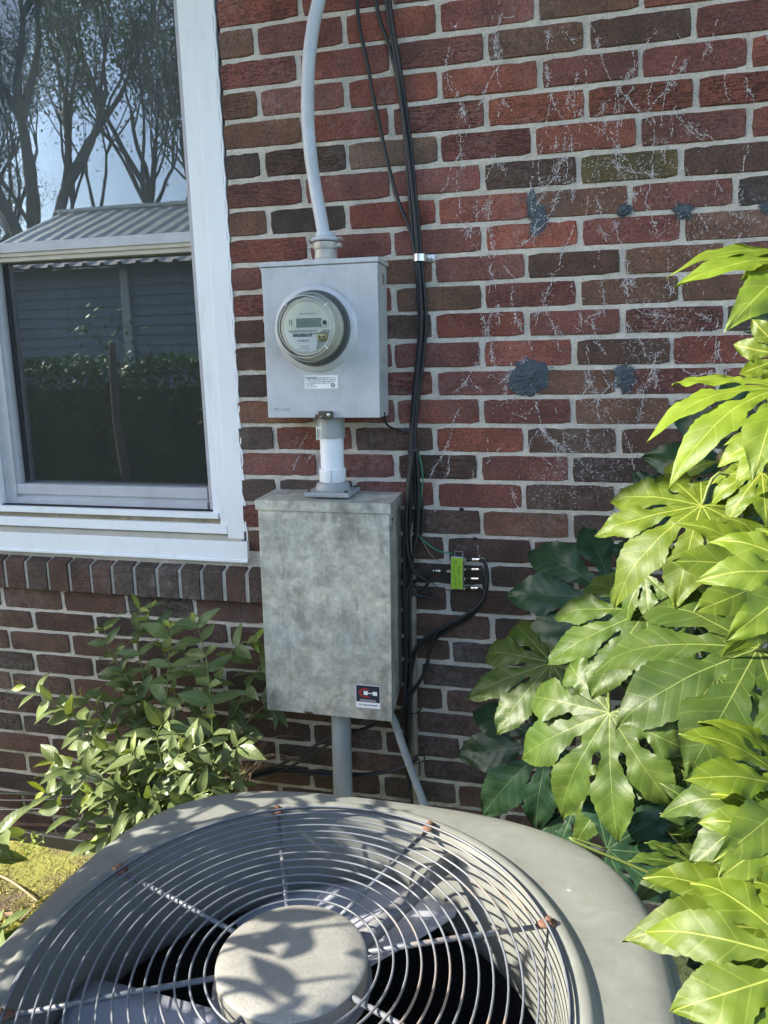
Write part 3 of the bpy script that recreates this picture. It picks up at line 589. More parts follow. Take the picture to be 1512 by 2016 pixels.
for px, py, an in ((564, 606, 2.3), (644, 603, .75), (645, 692, -.75)):      # moulded tabs on the glass
    a = an; r = .0680; cx_, cz_ = mc.x+r*math.cos(a), mc.z+r*math.sin(a)
    MB().tube([(cx_-.004*math.cos(a), c0[1]-.0700, cz_-.004*math.sin(a)), (cx_+.003*math.cos(a), c0[1]-.0700, cz_+.003*math.sin(a)), (cx_+.005*math.cos(a), c0[1]-.0630, cz_+.005*math.sin(a))], .0016, 6).build('glass_tab', simple('tab', (0.7, 0.7, 0.66), 0.25), meter, True)

# ------------------------------------------------------------------ conduit above, pipe between, panel box
cpath = pxs([(640, -60, -.055), (628, 0, -.055), (617, 50, -.055), (609, 110, -.055), (606, 170, -.055), (606, 230, -.055), (611, 300, -.056), (621, 370, -.058), (632, 430, -.060), (639, 470, -.062)], 8)
cv = MB().tube(cpath, 0.0150, 20).build('service_conduit', MT['conduit'], None, True)
tag(cv, 'curved light grey service conduit coming down into the meter box', 'conduit')
hub = empty('conduit_hub', at(641, 505, -.062), 'weathered cast hub clamping the grey conduit to the meter box top', 'fitting')
hc = Vector((-0.561, -.060, mz1+.003)); hc.x = at(641, 500, -.062).x
MB().lathe(hc, (0, 0, 1), [(0.0, .0300), (0.004, .0300), (0.006, .0268), (0.026, .0262)], 32, True, False).build('threaded_base', MT['fitting'], hub, 40)
MB().lathe(hc, (0, 0, 1), [(0.0262, .0285), (0.029, .0295), (0.041, .0295), (0.043, .0265)], 32, True, False).build('nut_ring', MT['fitting'], hub, 40)
for s_ in (-1, 1): MB().box(hc.x+s_*.033-.006, hc.x+s_*.033+.006, hc.y-.010, hc.y+.010, hc.z+.030, hc.z+.040, .002).box(hc.x+s_*.034-.007, hc.x+s_*.034+.007, hc.y-.012, hc.y+.012, hc.z+.046, hc.z+.052, .002).build('clamp_ear', MT['fitting'], hub)
MB().lathe(hc, (0, 0, 1), [(0.044, .0320), (0.047, .0340), (0.051, .0330), (0.056, .0240), (0.064, .0220), (0.066, .0155)], 32, True, False).build('clamp_cap', MT['conduit'], hub, 40)

px_ = (at(653, 840, -.055).x+at(655, 940, -.055).x)/2; nip = empty('pipe_nipple', (px_, -.055, 1.12), 'white and grey plastic pipe joining the meter box to the panel below', 'pipe'); pc = (px_, -.056, 0)
bz0, bz1 = 0.566, 1.119; by = -0.130; bx0, bx1 = -0.727, -0.393
MB().lathe(pc, (0, 0, 1), [(1.268, .0335), (1.320, .0335)], 32, True, True).build('grey_coupling', MT['pvcgrey'], nip, 40)
MB().lathe(pc, (0, 0, 1), [(1.13, .0292), (1.270, .0292)], 32).build('white_pipe', MT['pvcwhite'], nip, 40)
MB().lathe(pc, (0, 0, 1), [(1.158, .0315), (1.160, .0330), (1.191, .0330), (1.193, .0300)], 32).build('white_collar', MT['pvcwhite'], nip, 40)
MB().box(pc[0]+.006, pc[0]+.0068, pc[1]-.0336, pc[1]-.0320, 1.160, 1.191).build('collar_seam', MT['inkpale'], nip)
MB().lathe(pc, (0, 0, 1), [(1.138, .0440), (1.144, .0440), (1.156, .0400), (1.160, .0330)], 32).build('flange_collar', MT['pvcgrey'], nip, 40)
MB().box(pc[0]-.058, pc[0]+.058, pc[1]-.058, pc[1]+.050, 1.127, 1.139, .003).build('flange_plate', MT['pvcgrey'], nip)
for sx_, sy_ in ((-1, -1), (1, -1), (-1, 1), (1, 1)): MB().lathe((pc[0]+sx_*.047, pc[1]-.004+sy_*.045, 1.139), (0, 0, 1), [(0, .005), (0.004, .0045), (0.005, .002)], 12).build('flange_screw', MT['darksteel'], nip)
# clear seal tag hanging from the hasp
MT['clear'] = simple('clear_plastic', (0.62, 0.66, 0.60), 0.15, var=0.05)
stg = empty('meter_seal_tag', (hp.x-.008, my-.012, hp.z-.03), 'small clear plastic seal tag hanging below the meter box hasp', 'tag')
MB().tube(spline([(hp.x-.006, my-.014, hp.z), (hp.x-.012, my-.016, hp.z-.012), (hp.x-.010, my-.016, hp.z-.024), (hp.x-.004, my-.016, hp.z-.012), (hp.x-.006, my-.014, hp.z)]), .0006, 5).build('wire_loop', MT['clear'], stg, True)
MB().box(hp.x-.018, hp.x-.0155, my-.019, my-.014, hp.z-.058, hp.z-.024, .0006).box(hp.x-.006, hp.x-.0035, my-.019, my-.014, hp.z-.058, hp.z-.024, .0006).box(hp.x-.0155, hp.x-.006, my-.018, my-.015, hp.z-.031, hp.z-.026).box(hp.x-.0155, hp.x-.006, my-.018, my-.015, hp.z-.056, hp.z-.053).build('tag_body', MT['clear'], stg)

panel = empty('electric_panel_box', ((bx0+bx1)/2, 0, bz0), 'stained galvanised steel panel box with a navy and red sticker', 'panel box')
# tapered case: the side runs in towards the wall at its lower end
cs = [(bx0+.003, bx1-.003)]
v = []
for x in (bx0+.003, bx1-.003): v += [(x, by+.002, bz0+.002), (x, by+.002, bz1-.006), (x, -.001, bz1-.006), (x, -.001, bz0+.048)]
MB().add(v, [(0, 1, 2, 3), (7, 6, 5, 4), (1, 5, 6, 2), (0, 3, 7, 4), (3, 2, 6, 7), (0, 4, 5, 1)]).build('case', MT['panelbox'], panel)
MB().box(bx0, bx1, by-.003, by+.0015, bz0, bz1-.021, .0015).build('door', MT['panelbox'], panel)
MB().add([(bx0-.004, by-.008, bz1-.022), (bx1+.004, by-.008, bz1-.022), (bx1+.004, by-.008, bz1+.002), (bx0-.004, by-.008, bz1+.002), (bx0-.004, -.001, bz1-.022), (bx1+.004, -.001, bz1-.022), (bx1+.004, -.001, bz1+.008), (bx0-.004, -.001, bz1+.008)],
         [(0, 1, 2, 3), (3, 2, 6, 7), (1, 5, 6, 2), (4, 0, 3, 7), (0, 4, 5, 1)]).build('rain_hood', MT['panelbox'], panel)
MB().box(bx1-.0005, bx1+.0015, by+.004, by+.050, bz1-.060, bz1-.022).build('hood_bracket', MT['panelbox'], panel)
MB().lathe((bx1+.0015, by+.016, bz1-.040), (1, 0, 0), [(0, .004), (.001, .004)], 12).build('bracket_hole', MT['gap'], panel)
nt_ = at(608, 1402, by-.003); MB().box(nt_.x-.011, nt_.x+.011, by-.0036, by-.003, bz0+.0005, bz0+.006).build('latch_notch', MT['darksteel'], panel)
k0, k1 = at(700, 1347, by-.0032), at(749, 1397, by-.0032)
kx0, kx1, kz1, kz0 = k0.x, k1.x, k0.z, at(704, 1392, by-.0032).z; ys = by-.0036
st = MB().box(kx0, kx1, ys, by-.003, kz0, kz1).build('maker_sticker', MT['white'], panel)
W_, H_ = kx1-kx0, kz1-kz0; MB().box(kx0+.0012, kx1-.0012, ys-.0003, ys, kz0+H_*.26, kz1-.0012).build('navy_field', MT['navy'], st)
cc = Vector((kx0+W_*.40, ys-.0005, kz1-H_*.34)); ring = []; fs = []
for i in range(29):
    a = R(50)+R(260)*i/28
    for rx, rz in ((W_*.27, H_*.21), (W_*.16, H_*.135)): ring.append((cc.x+rx*math.cos(a), cc.y, cc.z+rz*math.sin(a)))
for i in range(28): fs.append((2*i, 2*i+1, 2*i+3, 2*i+2))
MB().add(ring, fs).build('red_letter', MT['red'], st)
MB().box(kx0+W_*.33, kx0+W_*.50, ys-.0009, ys-.0006, cc.z-H_*.085, cc.z+H_*.085).box(kx0+W_*.70, kx0+W_*.88, ys-.0009, ys-.0006, cc.z-H_*.085, cc.z+H_*.085).box(kx0+W_*.50, kx0+W_*.70, ys-.0009, ys-.0006, cc.z-H_*.018, cc.z+H_*.018).build('white_letter', MT['white'], st)
text('CONTROL', 0.0074, MT['white'], 'lettering', st, (kx0+W_*.5, ys-.0006, kz0+H_*.33), sx=1.22)
text('CUTLER-HAMMER', 0.0062, MT['navy'], 'lettering', st, (kx0+W_*.5, ys-.0003, kz0+H_*.13), sx=1.0)

# ------------------------------------------------------------------ pipes below the panel
p0 = at(672, 1440, -.075); pz = -.02
g = empty('drop_conduit', (p0.x, -.075, 0), 'thick grey plastic conduit running from the panel box down to the ground', 'conduit')
MB().lathe((p0.x, -.075, 0), (0, 0, 1), [(pz, .0258), (bz0+.004, .0258)], 28).build('pipe', MT['pvcgrey'], g, 40)
MB().lathe((p0.x, -.075, 0), (0, 0, 1), [(bz0-.012, .030), (bz0+.002, .030)], 28).build('locknut', MT['pvcgrey'], g, 40)
fl = MB().tube(pxs([(768, 1405, -.070), (778, 1425, -.070), (795, 1475, -.072), (815, 1530, -.080), (835, 1585, -.100), (850, 1640, -.12)]), .0102, 14).build('flexible_conduit', MT['pvcgrey'], None, True)
tag(fl, 'thin blue grey flexible conduit slanting down right of the thick conduit', 'conduit')
gp_ = MB().tube(pxs([(812, 1130, -.018), (814, 1300, -.018), (816, 1480, -.018), (820, 1600, -.018)], 4), .0098, 14).build('ground_pipe', MT['tanpipe'], None, True)
tag(gp_, 'slim tan metal pipe standing against the bricks right of the panel box', 'pipe')

# ------------------------------------------------------------------ black cables
cables = [
 ('outermost', [(703, -40, -.012), (706, 40, -.012), (722, 120, -.012), (737, 200, -.012), (750, 260, -.012), (766, 330, -.012), (784, 395, -.014), (806, 450, -.016), (817, 500, -.018), (822, 560, -.02), (826, 640, -.018), (820, 720, -.016), (812, 800, -.016), (806, 900, -.02), (800, 1000, -.03), (797, 1080, -.035), (803, 1150, -.035), (825, 1172, -.035), (862, 1179, -.035)], .0036, 'black cable that bows out furthest left above the clip'),
 ('bundle', [(738, -40, -.012), (745, 30, -.012), (766, 90, -.012), (783, 160, -.013), (795, 250, -.013), (803, 340, -.013), (810, 430, -.014), (818, 510, -.016), (826, 600, -.016), (830, 660, -.016), (823, 740, -.016), (818, 830, -.018), (815, 900, -.022), (818, 980, -.022), (820, 1040, -.022), (806, 1100, -.03), (806, 1140, -.03), (822, 1158, -.03), (852, 1164, -.03)], .0038, 'black cable second from left at the top of the wall'),
 ('bundle', [(757, -40, -.012), (766, 40, -.012), (778, 110, -.013), (789, 190, -.015), (801, 280, -.017), (810, 360, -.018), (818, 440, -.018), (823, 510, -.018), (828, 580, -.022), (829, 650, -.022), (820, 740, -.022), (812, 830, -.022), (810, 900, -.026), (808, 1000, -.028), (803, 1080, -.028), (800, 1140, -.03), (798, 1220, -.03), (800, 1300, -.03), (797, 1390, -.035)], .0039, 'black cable in the middle of the bundle behind the panel box'),
 ('bundle', [(763, -40, -.014), (772, 40, -.014), (784, 110, -.014), (796, 190, -.012), (808, 280, -.012), (816, 360, -.012), (824, 440, -.012), (829, 510, -.012), (836, 580, -.014), (838, 650, -.014), (829, 740, -.014), (819, 830, -.014), (817, 900, -.018), (826, 960, -.018), (832, 1010, -.018), (829, 1050, -.018), (812, 1090, -.022), (808, 1140, -.024), (822, 1143, -.026), (842, 1136, -.028), (858, 1124, -.03)], .0037, 'rightmost black cable at the top, bowing out beside the green wire'),
]
for nm, pts, r_, lab_ in cables:
    tag(MB().tube(pxs(pts, 6), r_*1.22, 8).build('coax_cable', MT['black'], None, True), lab_, 'cable', 'black cables down the wall')
def thick(pts, r_, lab_, name='coax_cable', mat='black', grp='black cables down the wall', cat='cable', n=6):
    return tag(MB().tube(pxs(pts, n), r_*(1.22 if name == 'coax_cable' else 1), 8).build(name, MT[mat], None, True), lab_, cat, grp)
for pts_, lab_ in (([(815, 880, -.03), (806, 960, -.04), (797, 1040, -.045), (796, 1120, -.045), (797, 1220, -.045), (800, 1310, -.045), (792, 1400, -.06)], 'black cable hugging the right side of the panel box'),
                   ([(819, 880, -.03), (824, 960, -.03), (822, 1040, -.035), (812, 1110, -.04), (806, 1200, -.04), (808, 1300, -.04), (806, 1400, -.04), (806, 1500, -.05)], 'black cable running straight down beside the tan pipe'),
                   ([(812, 890, -.035), (802, 980, -.05), (800, 1060, -.05), (812, 1120, -.045), (835, 1140, -.04), (842, 1150, -.035), (826, 1160, -.035), (808, 1150, -.04), (800, 1180, -.045), (802, 1260, -.045)], 'black cable with a small loop left of the green splitter')):
    thick(pts_, .0036, lab_)
LG = 'black cables looping right of the panel'
thick([(943, 1103, -.03), (954, 1108, -.032), (960, 1130, -.034), (957, 1165, -.036), (942, 1195, -.036), (912, 1218, -.036), (875, 1236, -.034), (842, 1252, -.034), (822, 1272, -.036), (812, 1310, -.036), (803, 1360, -.04), (790, 1400, -.05), (782, 1425, -.06)], .0036, 'black cable looping from the top connector of the green splitter', grp=LG)
thick([(943, 1122, -.03), (953, 1126, -.034), (957, 1150, -.038), (948, 1185, -.04), (915, 1212, -.04), (885, 1228, -.040), (860, 1246, -.040), (848, 1275, -.040), (838, 1320, -.042), (815, 1360, -.042), (797, 1385, -.05), (786, 1410, -.06)], .0036, 'black cable looping from the second connector of the green splitter', grp=LG)
thick([(941, 1141, -.03), (950, 1146, -.032), (954, 1165, -.032), (945, 1193, -.032), (920, 1220, -.03), (880, 1242, -.03), (855, 1262, -.03), (842, 1300, -.032), (830, 1335, -.032), (806, 1372, -.035), (796, 1420, -.04), (800, 1500, -.04), (806, 1560, -.05)], .0034, 'black cable looping from the third connector of the green splitter', grp=LG)
thick([(940, 1158, -.03), (948, 1164, -.03), (948, 1185, -.03), (930, 1210, -.028), (890, 1234, -.026), (845, 1258, -.026), (818, 1280, -.028), (806, 1330, -.03), (802, 1420, -.03), (806, 1520, -.04), (812, 1590, -.05)], .0034, 'black cable looping from the lowest connector of the green splitter', grp=LG)
GG = 'black cables near the ground'
thick([(822, 1492, -.05), (800, 1505, -.05), (760, 1519, -.05), (700, 1524, -.045), (620, 1519, -.04), (560, 1514, -.04), (500, 1528, -.045), (440, 1556, -.05)], .0036, 'lower black cable sagging behind the thick conduit to the left', grp=GG)
thick([(820, 1496, -.055), (790, 1513, -.055), (740, 1524, -.055), (680, 1528, -.05), (600, 1524, -.045), (540, 1520, -.045), (480, 1534, -.05), (430, 1552, -.05)], .0032, 'lowest black cable sagging in a shallow arc by the tie', grp=GG)
thick([(770, 1405, -.04), (735, 1428, -.04), (690, 1442, -.04), (640, 1458, -.04), (590, 1486, -.04), (540, 1510, -.045), (470, 1530, -.05), (420, 1545, -.06), (360, 1580, -.10)], .0036, 'upper black cable slanting down left behind the thick conduit', grp=GG)
thick([(690, 1448, -.04), (640, 1470, -.04), (590, 1500, -.045), (540, 1522, -.05), (470, 1536, -.055), (410, 1552, -.06), (350, 1590, -.10)], .0032, 'middle black cable slanting down left below the upper one', grp=GG)
for i, (y0, y1) in enumerate(((1563, 1570), (1576, 1572), (1594, 1588))):
    thick([(-40, y0-1, -.03), (40, y0, -.03), (110, (y0+y1)/2, -.035), (180, y1, -.04), (280, y1+16, -.06)], .0034 if i < 2 else .0028, ('topmost', 'middle', 'lowest')[i]+' of three black cables along the wall foot at left', grp='black cables at the left wall foot')
for px, py, w in ((813, 889, .019), (812, 1060, .016), (812, 1168, .020)):
    p = at(px, py, -.02); e = []
    for i in range(17): a = 2*math.pi*i/16; e.append((p.x+w*.62*math.cos(a), -.020+.015*math.sin(a), p.z))
    tag(MB().tube(e[:-1], .0017, 6, closed=True).box(p.x+w*.5, p.x+w*.5+.007, -.026, -.020, p.z-.002, p.z+.003).build('cable_tie', MT['tie'], None), {889: 'black cable tie round the bundle above the green wire', 1060: 'black cable tie round the bundle beside the panel hood', 1168: 'black cable tie round bundle and tan pipe top'}[py], 'cable tie', 'cable ties on the black bundle')
for px, py, Y in ((824, 1497, -.06), (816, 1400, -.03)):
    p = at(px, py, Y); e = [(p.x-.004+.020*math.cos(2*math.pi*i/16), Y+.004+.022*math.sin(2*math.pi*i/16), p.z+.004*math.cos(2*math.pi*i/16)) for i in range(16)]
    tag(MB().tube(e, .0019, 6, closed=True).build('cable_tie', MT['tie'], None), 'black tie holding the flexible conduit to the tan pipe' if py > 1450 else 'black tie round the tan pipe beside the panel corner', 'cable tie', 'cable ties on the pipes')
# clip, anchor screws, ground clamp
cl = empty('cable_clip', at(828, 508, -.02), 'bright zinc one-hole clip holding the black cables to the bricks', 'clip')
p = at(826, 508, -.015); arcp = [(p.x+.016*math.cos(a), -.012-.018*math.sin(a), p.z) for a in [R(180)-R(180)*i/12 for i in range(13)]]
v = []
for x, y, z in arcp: v += [(x, y, z-.008), (x, y, z+.008)]
v2 = [(x+(x-p.x)*-.1, y+.0015, z) for x, y, z in v]
MB().add(v+v2, [(2*i, 2*i+1, 2*i+3, 2*i+2) for i in range(12)]+[(26+2*i, 26+2*i+2, 26+2*i+3, 26+2*i+1) for i in range(12)]).box(p.x+.015, p.x+.034, -.0035, -.001, p.z-.008, p.z+.008, .001).build('strap', MT['zinc'], cl, 40)
MB().lathe((p.x+.027, -.0035, p.z), A_, [(0, .0050), (.002, .0045), (.003, .002)], 14).build('screw', MT['zinc'], cl, 40)
for px, py in ((910, 1003), (936, 1061)):
    p = at(px, py); tag(MB().lathe((p.x, .002, p.z), (-.4, -1, .2), [(0, .0042), (.010, .0040), (.011, .0026)], 12).build('wall_anchor', MT['black'], None, 40), 'small black plastic anchor stuck in the '+('upper mortar joint right of the bundle' if py < 1030 else 'mortar joint above the green splitter'), 'anchor', 'black anchors in the mortar')
p = at(791, 849); gcl = empty('ground_clamp', p, 'small round copper ground screw on the bricks left of the cable bundle', 'screw')
MB().lathe((p.x, 0, p.z), A_, [(0, .0080), (.006, .0080), (.007, .0055), (.005, .0050)], 18).build('collar', MT['darksteel'], gcl, 40)
MB().lathe((p.x, 0, p.z), A_, [(0.004, .0048), (.0075, .0042)], 14).build('copper_core', simple('copper', (0.35, 0.14, 0.09), 0.4, 0.7), gcl, 40)
thick([(757, 812, -.05), (757, 826, -.045), (764, 838, -.03), (778, 845, -.014), (791, 849, -.010), (806, 853, -.012), (818, 858, -.018)], .0028, 'thin black ground wire from the meter box corner to the copper screw', 'ground_wire', grp=None, cat='wire')
thick([(820, 880, -.022), (829, 912, -.020), (832, 950, -.018), (826, 1000, -.022), (821, 1045, -.022), (836, 1066, -.02), (858, 1082, -.02), (880, 1089, -.022), (890, 1089, -.024)], .0019, 'green ground wire running from the cable bundle to the splitter', 'green_wire', 'greenwire', None, 'wire')
thick([(812, 1030, -.03), (809, 1060, -.036), (812, 1100, -.036)], .0016, 'short bare tan wire end in the cable bundle', 'tan_wire', 'tanwire', None, 'wire')
thick([(829, 1060, -.02), (842, 1083, -.014), (856, 1100, -.012), (872, 1109, -.012)], .0011, 'thin tan wire hanging below the green wire', 'tan_wire', 'tanwire', None, 'wire')
thick([(820, 1093, -.02), (828, 1118, -.016), (845, 1140, -.012), (862, 1156, -.010), (890, 1163, -.010), (905, 1164, -.012)], .0010, 'hair thin black wire curving below the splitter', 'thin_wire', 'black', None, 'wire')

# ------------------------------------------------------------------ green splitter with its connectors
Ys = -.024; a0, a1 = at(888, 1097, Ys), at(911, 1160, Ys); spl = empty('cable_splitter', at(900, 1128, 0), 'lime green cable splitter block with five chrome connectors on the bricks', 'splitter')
MB().box(a0.x-.001, a1.x+.001, Ys+.001, -.002, a1.z-.001, a0.z+.001, .001).build('housing', MT['zinc'], spl)
lb = MB().box(a0.x+.001, a1.x-.001, Ys-.0006, Ys+.001, a1.z+.001, a0.z-.001).build('green_label', MT['limegreen'], spl)
cx_ = (a0.x+a1.x)/2
for i, (ox, za, zb, h_) in enumerate(((.006, .45, .80, .0036), (.002, .50, .78, .0026), (-.003, .10, .45, .0030), (.005, .08, .36, .0030), (-.007, .30, .75, .0022))):
    smallprint(a1.z+za*(a0.z-a1.z), a1.z+zb*(a0.z-a1.z), cx_+ox, h_, Ys-.0008, 'ink', lb, 40+i, True)
MB().lathe((cx_-.004, Ys-.0006, a0.z-.012), A_, [(0, .0042), (.0003, .0042), (.0003, .0028), (0, .0028)], 16, False, False).build('round_mark', MT['ink'], lb)
MB().tube([(a0.x+.006, -.006, a0.z), (a0.x+.007, -.006, a0.z+.011), (a1.x-.003, -.006, a0.z+.011), (a1.x-.002, -.006, a0.z)], .0016, 6).build('bracket', MT['zinc'], spl)
def fconn(px0, px1, py, s_):
    p, q = at(px0, py, -.014), at(px1, py, -.030); d = (q-p); n_ = d.length; ax = d.normalized()
    c = MB().lathe(p, ax, [(0, .0052), (n_*.22, .0052), (n_*.22, .0040), (n_*.26, .0040)], 6).build('connector', MT['chrome'], spl)
    MB().lathe(p, ax, [(n_*.24, .0046), (n_*.42, .0052), (n_*.44, .0046), (n_*.62, .0048)], 12).build('boot', MT['black'], c, 40)
    MB().lathe(p, ax, [(n_*.60, .0050), (n_*.70, .0050), (n_*.70, .0038), (n_*1.0, .0040)], 14).build('sleeve', MT['chrome'], c, 40)
for i, py in enumerate((1101, 1120.5, 1139, 1157.5)): fconn(911+(0 if i == 0 else -1), 945-i, py, 1)
fconn(887, 852, 1124, -1)

# ------------------------------------------------------------------ air conditioner condenser
def paint_mat(name, c0, c1, rough=0.5, dusty=0.5, speck=False):
    m, nt, b = newmat(name); v = coords(nt); n = noise(nt, v, 5, 5, 0.6); f = noise(nt, v, 300, 3, 0.7)
    c = mix(nt, ramp(nt, n, [(0.3, 0), (0.7, 1)]), c0, c1)
    c = mix(nt, math_(nt, 'MULTIPLY', ramp(nt, noise(nt, v, 34, 5, 0.7), [(0.52, 0), (0.75, 1)]), dusty), c, (0.125, 0.120, 0.100)); c = mix(nt, ramp(nt, noise(nt, v, 13, 6, 0.7, 0.6), [(0.50, 0), (0.66, 0.40)]), c, tuple(x*1.3 for x in c1)); c = mix(nt, ramp(nt, noise(nt, coords(nt, 'Object', (1, 7, 1)), 26, 2, 0.5, 1.2), [(0.70, 0), (0.72, 0.4)]), c, tuple(x*.65 for x in c0))
    c = mix(nt, ramp(nt, noise(nt, v, 55, 1, 0.5), [(0.80, 0), (0.81, 0.6)]), c, (0.42, 0.42, 0.39))
    if speck: c = mix(nt, ramp(nt, f, [(0.36, 0.35), (0.52, 0.0)]), c, tuple(x*0.6 for x in c0))
    L(nt, c, b.inputs['Base Color']); rr = nd(nt, 'ShaderNodeMapRange'); rr.inputs[3].default_value = rough-0.1; rr.inputs[4].default_value = rough+0.15; L(nt, n, rr.inputs[0]); L(nt, rr.outputs[0], b.inputs['Roughness'])
    bump(nt, b, f, 0.12 if not speck else 0.5, 0.001); return m
MT['acpaint'] = paint_mat('condenser_paint', (0.150, 0.157, 0.142), (0.192, 0.198, 0.178), 0.42)
MT['achub'] = paint_mat('hub_cap_paint', (0.172, 0.168, 0.150), (0.215, 0.210, 0.188), 0.6, 0.15, True)
def wire_mat():
    m, nt, b = newmat('grille_wire'); v = coords(nt); n = noise(nt, v, 9, 4, 0.6); sep = nd(nt, 'ShaderNodeSeparateXYZ'); L(nt, v, sep.inputs[0])
    side = ramp(nt, math_(nt, 'ADD', math_(nt, 'MULTIPLY', sep.outputs[0], 2.2), 0.62), [(0.62, 0.0), (1.3, 1.0)])
    rust = math_(nt, 'MULTIPLY', side, ramp(nt, n, [(0.50, 0), (0.68, 0.6)]))
    rust = math_(nt, 'MAXIMUM', rust, ramp(nt, noise(nt, v, 6, 4, 0.6), [(0.66, 0), (0.72, 0.8)]))
    c = mix(nt, noise(nt, v, 60), (0.095, 0.105, 0.125), (0.14, 0.15, 0.165)); c = mix(nt, rust, c, mix(nt, noise(nt, v, 90), (0.30, 0.15, 0.075), (0.40, 0.30, 0.19)))
    L(nt, c, b.inputs['Base Color']); b.inputs['Roughness'].default_value = 0.42; return m
MT['wire'] = wire_mat()
MT['rust'] = simple('rusty_steel', (0.15, 0.080, 0.052), 0.7, 0.3, var=0.5, scale=120)
MT['fan'] = simple('fan_blade', (0.30, 0.31, 0.36), 0.4, 0.2, var=0.08, scale=14)
MT['armgrey'] = simple('motor_arm', (0.13, 0.13, 0.135), 0.5, var=0.1)
def coil_mat():
    m, nt, b = newmat('condenser_coil'); v = coords(nt, 'Object', (1, 1, 1)); n = noise(nt, v, 160, 4, 0.7)
    c = mix(nt, n, (0.008, 0.008, 0.009), (0.055, 0.052, 0.048)); c = mix(nt, ramp(nt, noise(nt, v, 40, 5, 0.7), [(0.55, 0), (0.75, 0.5)]), c, (0.10, 0.085, 0.065)); L(nt, c, b.inputs['Base Color']); b.inputs['Roughness'].default_value = 0.8
    bump(nt, b, n, 1.0, 0.01); return m
MT['coil'] = coil_mat()
AC = Vector((-0.298, -1.073, 0.0)); ZT = 0.72
ac = empty('air_conditioner', (AC.x, AC.y, 0), 'grey outdoor air conditioner with round wire fan grille on top', 'air conditioner')
def edge(a, grow=0.0, A0=0.424, n=3.5):
    """outline of the rounded square casing about its own centre, as a point relative to the grille centre"""
    c_, s_ = math.cos(a), math.sin(a); r = (A0+grow)/((abs(c_)**n+abs(s_)**n)**(1/n)); return Vector((0.025+r*c_, -0.004+r*s_*0.962, 0))
NA = 128; prof = []
def loop(fn): prof.append([fn(2*math.pi*i/NA) for i in range(NA)])
def circ(r, z): loop(lambda a: Vector((r*math.cos(a), r*math.sin(a), z)))
circ(.3265, .700); circ(.3285, .7125); circ(.3325, .7195); circ(.338, .7215); circ(.346, .7212); circ(.3515, .7190); circ(.3545, .7150); circ(.3575, .7120); circ(.362, .7110)
for t, z in ((.35, .7090), (.7, .7040), (.90, .6985)):
    loop(lambda a, t=t, z=z: Vector((.362*math.cos(a), .362*math.sin(a), 0)).lerp(edge(a), t)+Vector((0, 0, z)))
for g_, z in ((-.004, .6945), (0.0, .6915), (.0015, .6880), (.0020, .6700), (.0040, .6670), (.0150, .6640), (.0185, .6615), (.0195, .6560), (.0195, .6200), (.016, .618)):
    loop(lambda a, g_=g_, z=z: edge(a, g_)+Vector((0, 0, z)))
def skin(prof, name, mat, parent, smooth=35, off=AC):
    v = [p+off for lp in prof for p in lp]; f = []; n = len(prof[0])
    for k in range(len(prof)-1):
        for i in range(n): f.append((k*n+i, k*n+(i+1) % n, (k+1)*n+(i+1) % n, (k+1)*n+i))
    return MB().add(v, f).build(name, mat, parent, smooth)
cover = skin(prof, 'top_cover', MT['acpaint'], ac)
prof = []
for r, z in ((.3265, .700), (.3235, .685), (.3205, .66), (.3190, .62), (.3190, .575), (.3215, .560), (.327, .550), (.345, .547)): circ(r, z)
skin(prof, 'fan_shroud', MT['acpaint'], ac)
prof = []
for i in range(20):
    z = .616-i*.029
    for g_, dz in ((.012, 0), (.016, -.004), (.016, -.016), (.004, -.020), (.004, -.028)): loop(lambda a, g_=g_, z=z+dz: edge(a, g_)+Vector((0, 0, z)))
skin(prof, 'louvred_side', MT['acpaint'], ac)
prof = []
for r, z in ((.36, .56), (.375, .54), (.375, .06), (.30, .045), (.01, .045)): circ(r, z)
skin(prof, 'coil', MT['coil'], ac, True)
MB().box(-.80, .20, -1.60, -.55, -.05, .028, .004).build('pad', simple('pad_concrete', (0.32, 0.31, 0.29), 0.9, var=0.2), ac)
grille = MB().tube([AC+Vector((.328*math.cos(2*math.pi*i/96), .328*math.sin(2*math.pi*i/96), ZT+.0035)) for i in range(96)], .0024, 6, closed=True).build('grille_ring', MT['wire'], ac, True)
for i in range(14):
    r = .1045+i*.01695; z = ZT+.0065+.004*(1-(r/.33)**2); me_pts = [Vector((r*math.cos(2*math.pi*k/96), r*math.sin(2*math.pi*k/96), 0)) for k in range(96)]
    o = MB().tube(me_pts, .00155, 6, closed=True).build('grille_ring', MT['wire'], ac, True); o.location = (AC.x, AC.y, z)
for i in range(8):
    a = R(25+45*i); d = Vector((math.cos(a), math.sin(a), 0)); n_ = Vector((-d.y, d.x, 0))
    o = MB().tube([d*.088+Vector((0, 0, ZT+.004)), d*.2+Vector((0, 0, ZT+.003)), d*.322+Vector((0, 0, ZT-.001))], .0034, 8).build('grille_spoke', MT['wire'], ac, True); o.location = (AC.x, AC.y, 0)
    b_ = AC+d*.3295+Vector((0, 0, ZT+.002))
    tb = MB().tube([b_-d*.016, b_-d*.006, b_+d*.004, b_+d*.010], [.0040, .0090, .0090, .0060], 10).build('grille_tab', MT['rust'], ac, True)
    for q in tb.data.vertices: q.co.z = (b_.z)+(q.co.z-b_.z)*.32
    MB().lathe(b_+Vector((0, 0, .001)), (0, 0, 1), [(0, .0068), (.0025, .0068), (.003, .0046), (.0065, .0046), (.0075, .003)], 6).build('bolt', MT['rust'], ac)
for a in (40, 62, 118, 140, 20, 160): e_ = edge(R(a), -.018)+AC; MB().lathe((e_.x, e_.y, .6945), (0, 0, 1), [(0, .0048), (.0022, .0046), (.0032, .003)], 10).build('cover_screw', MT['acpaint'], ac)
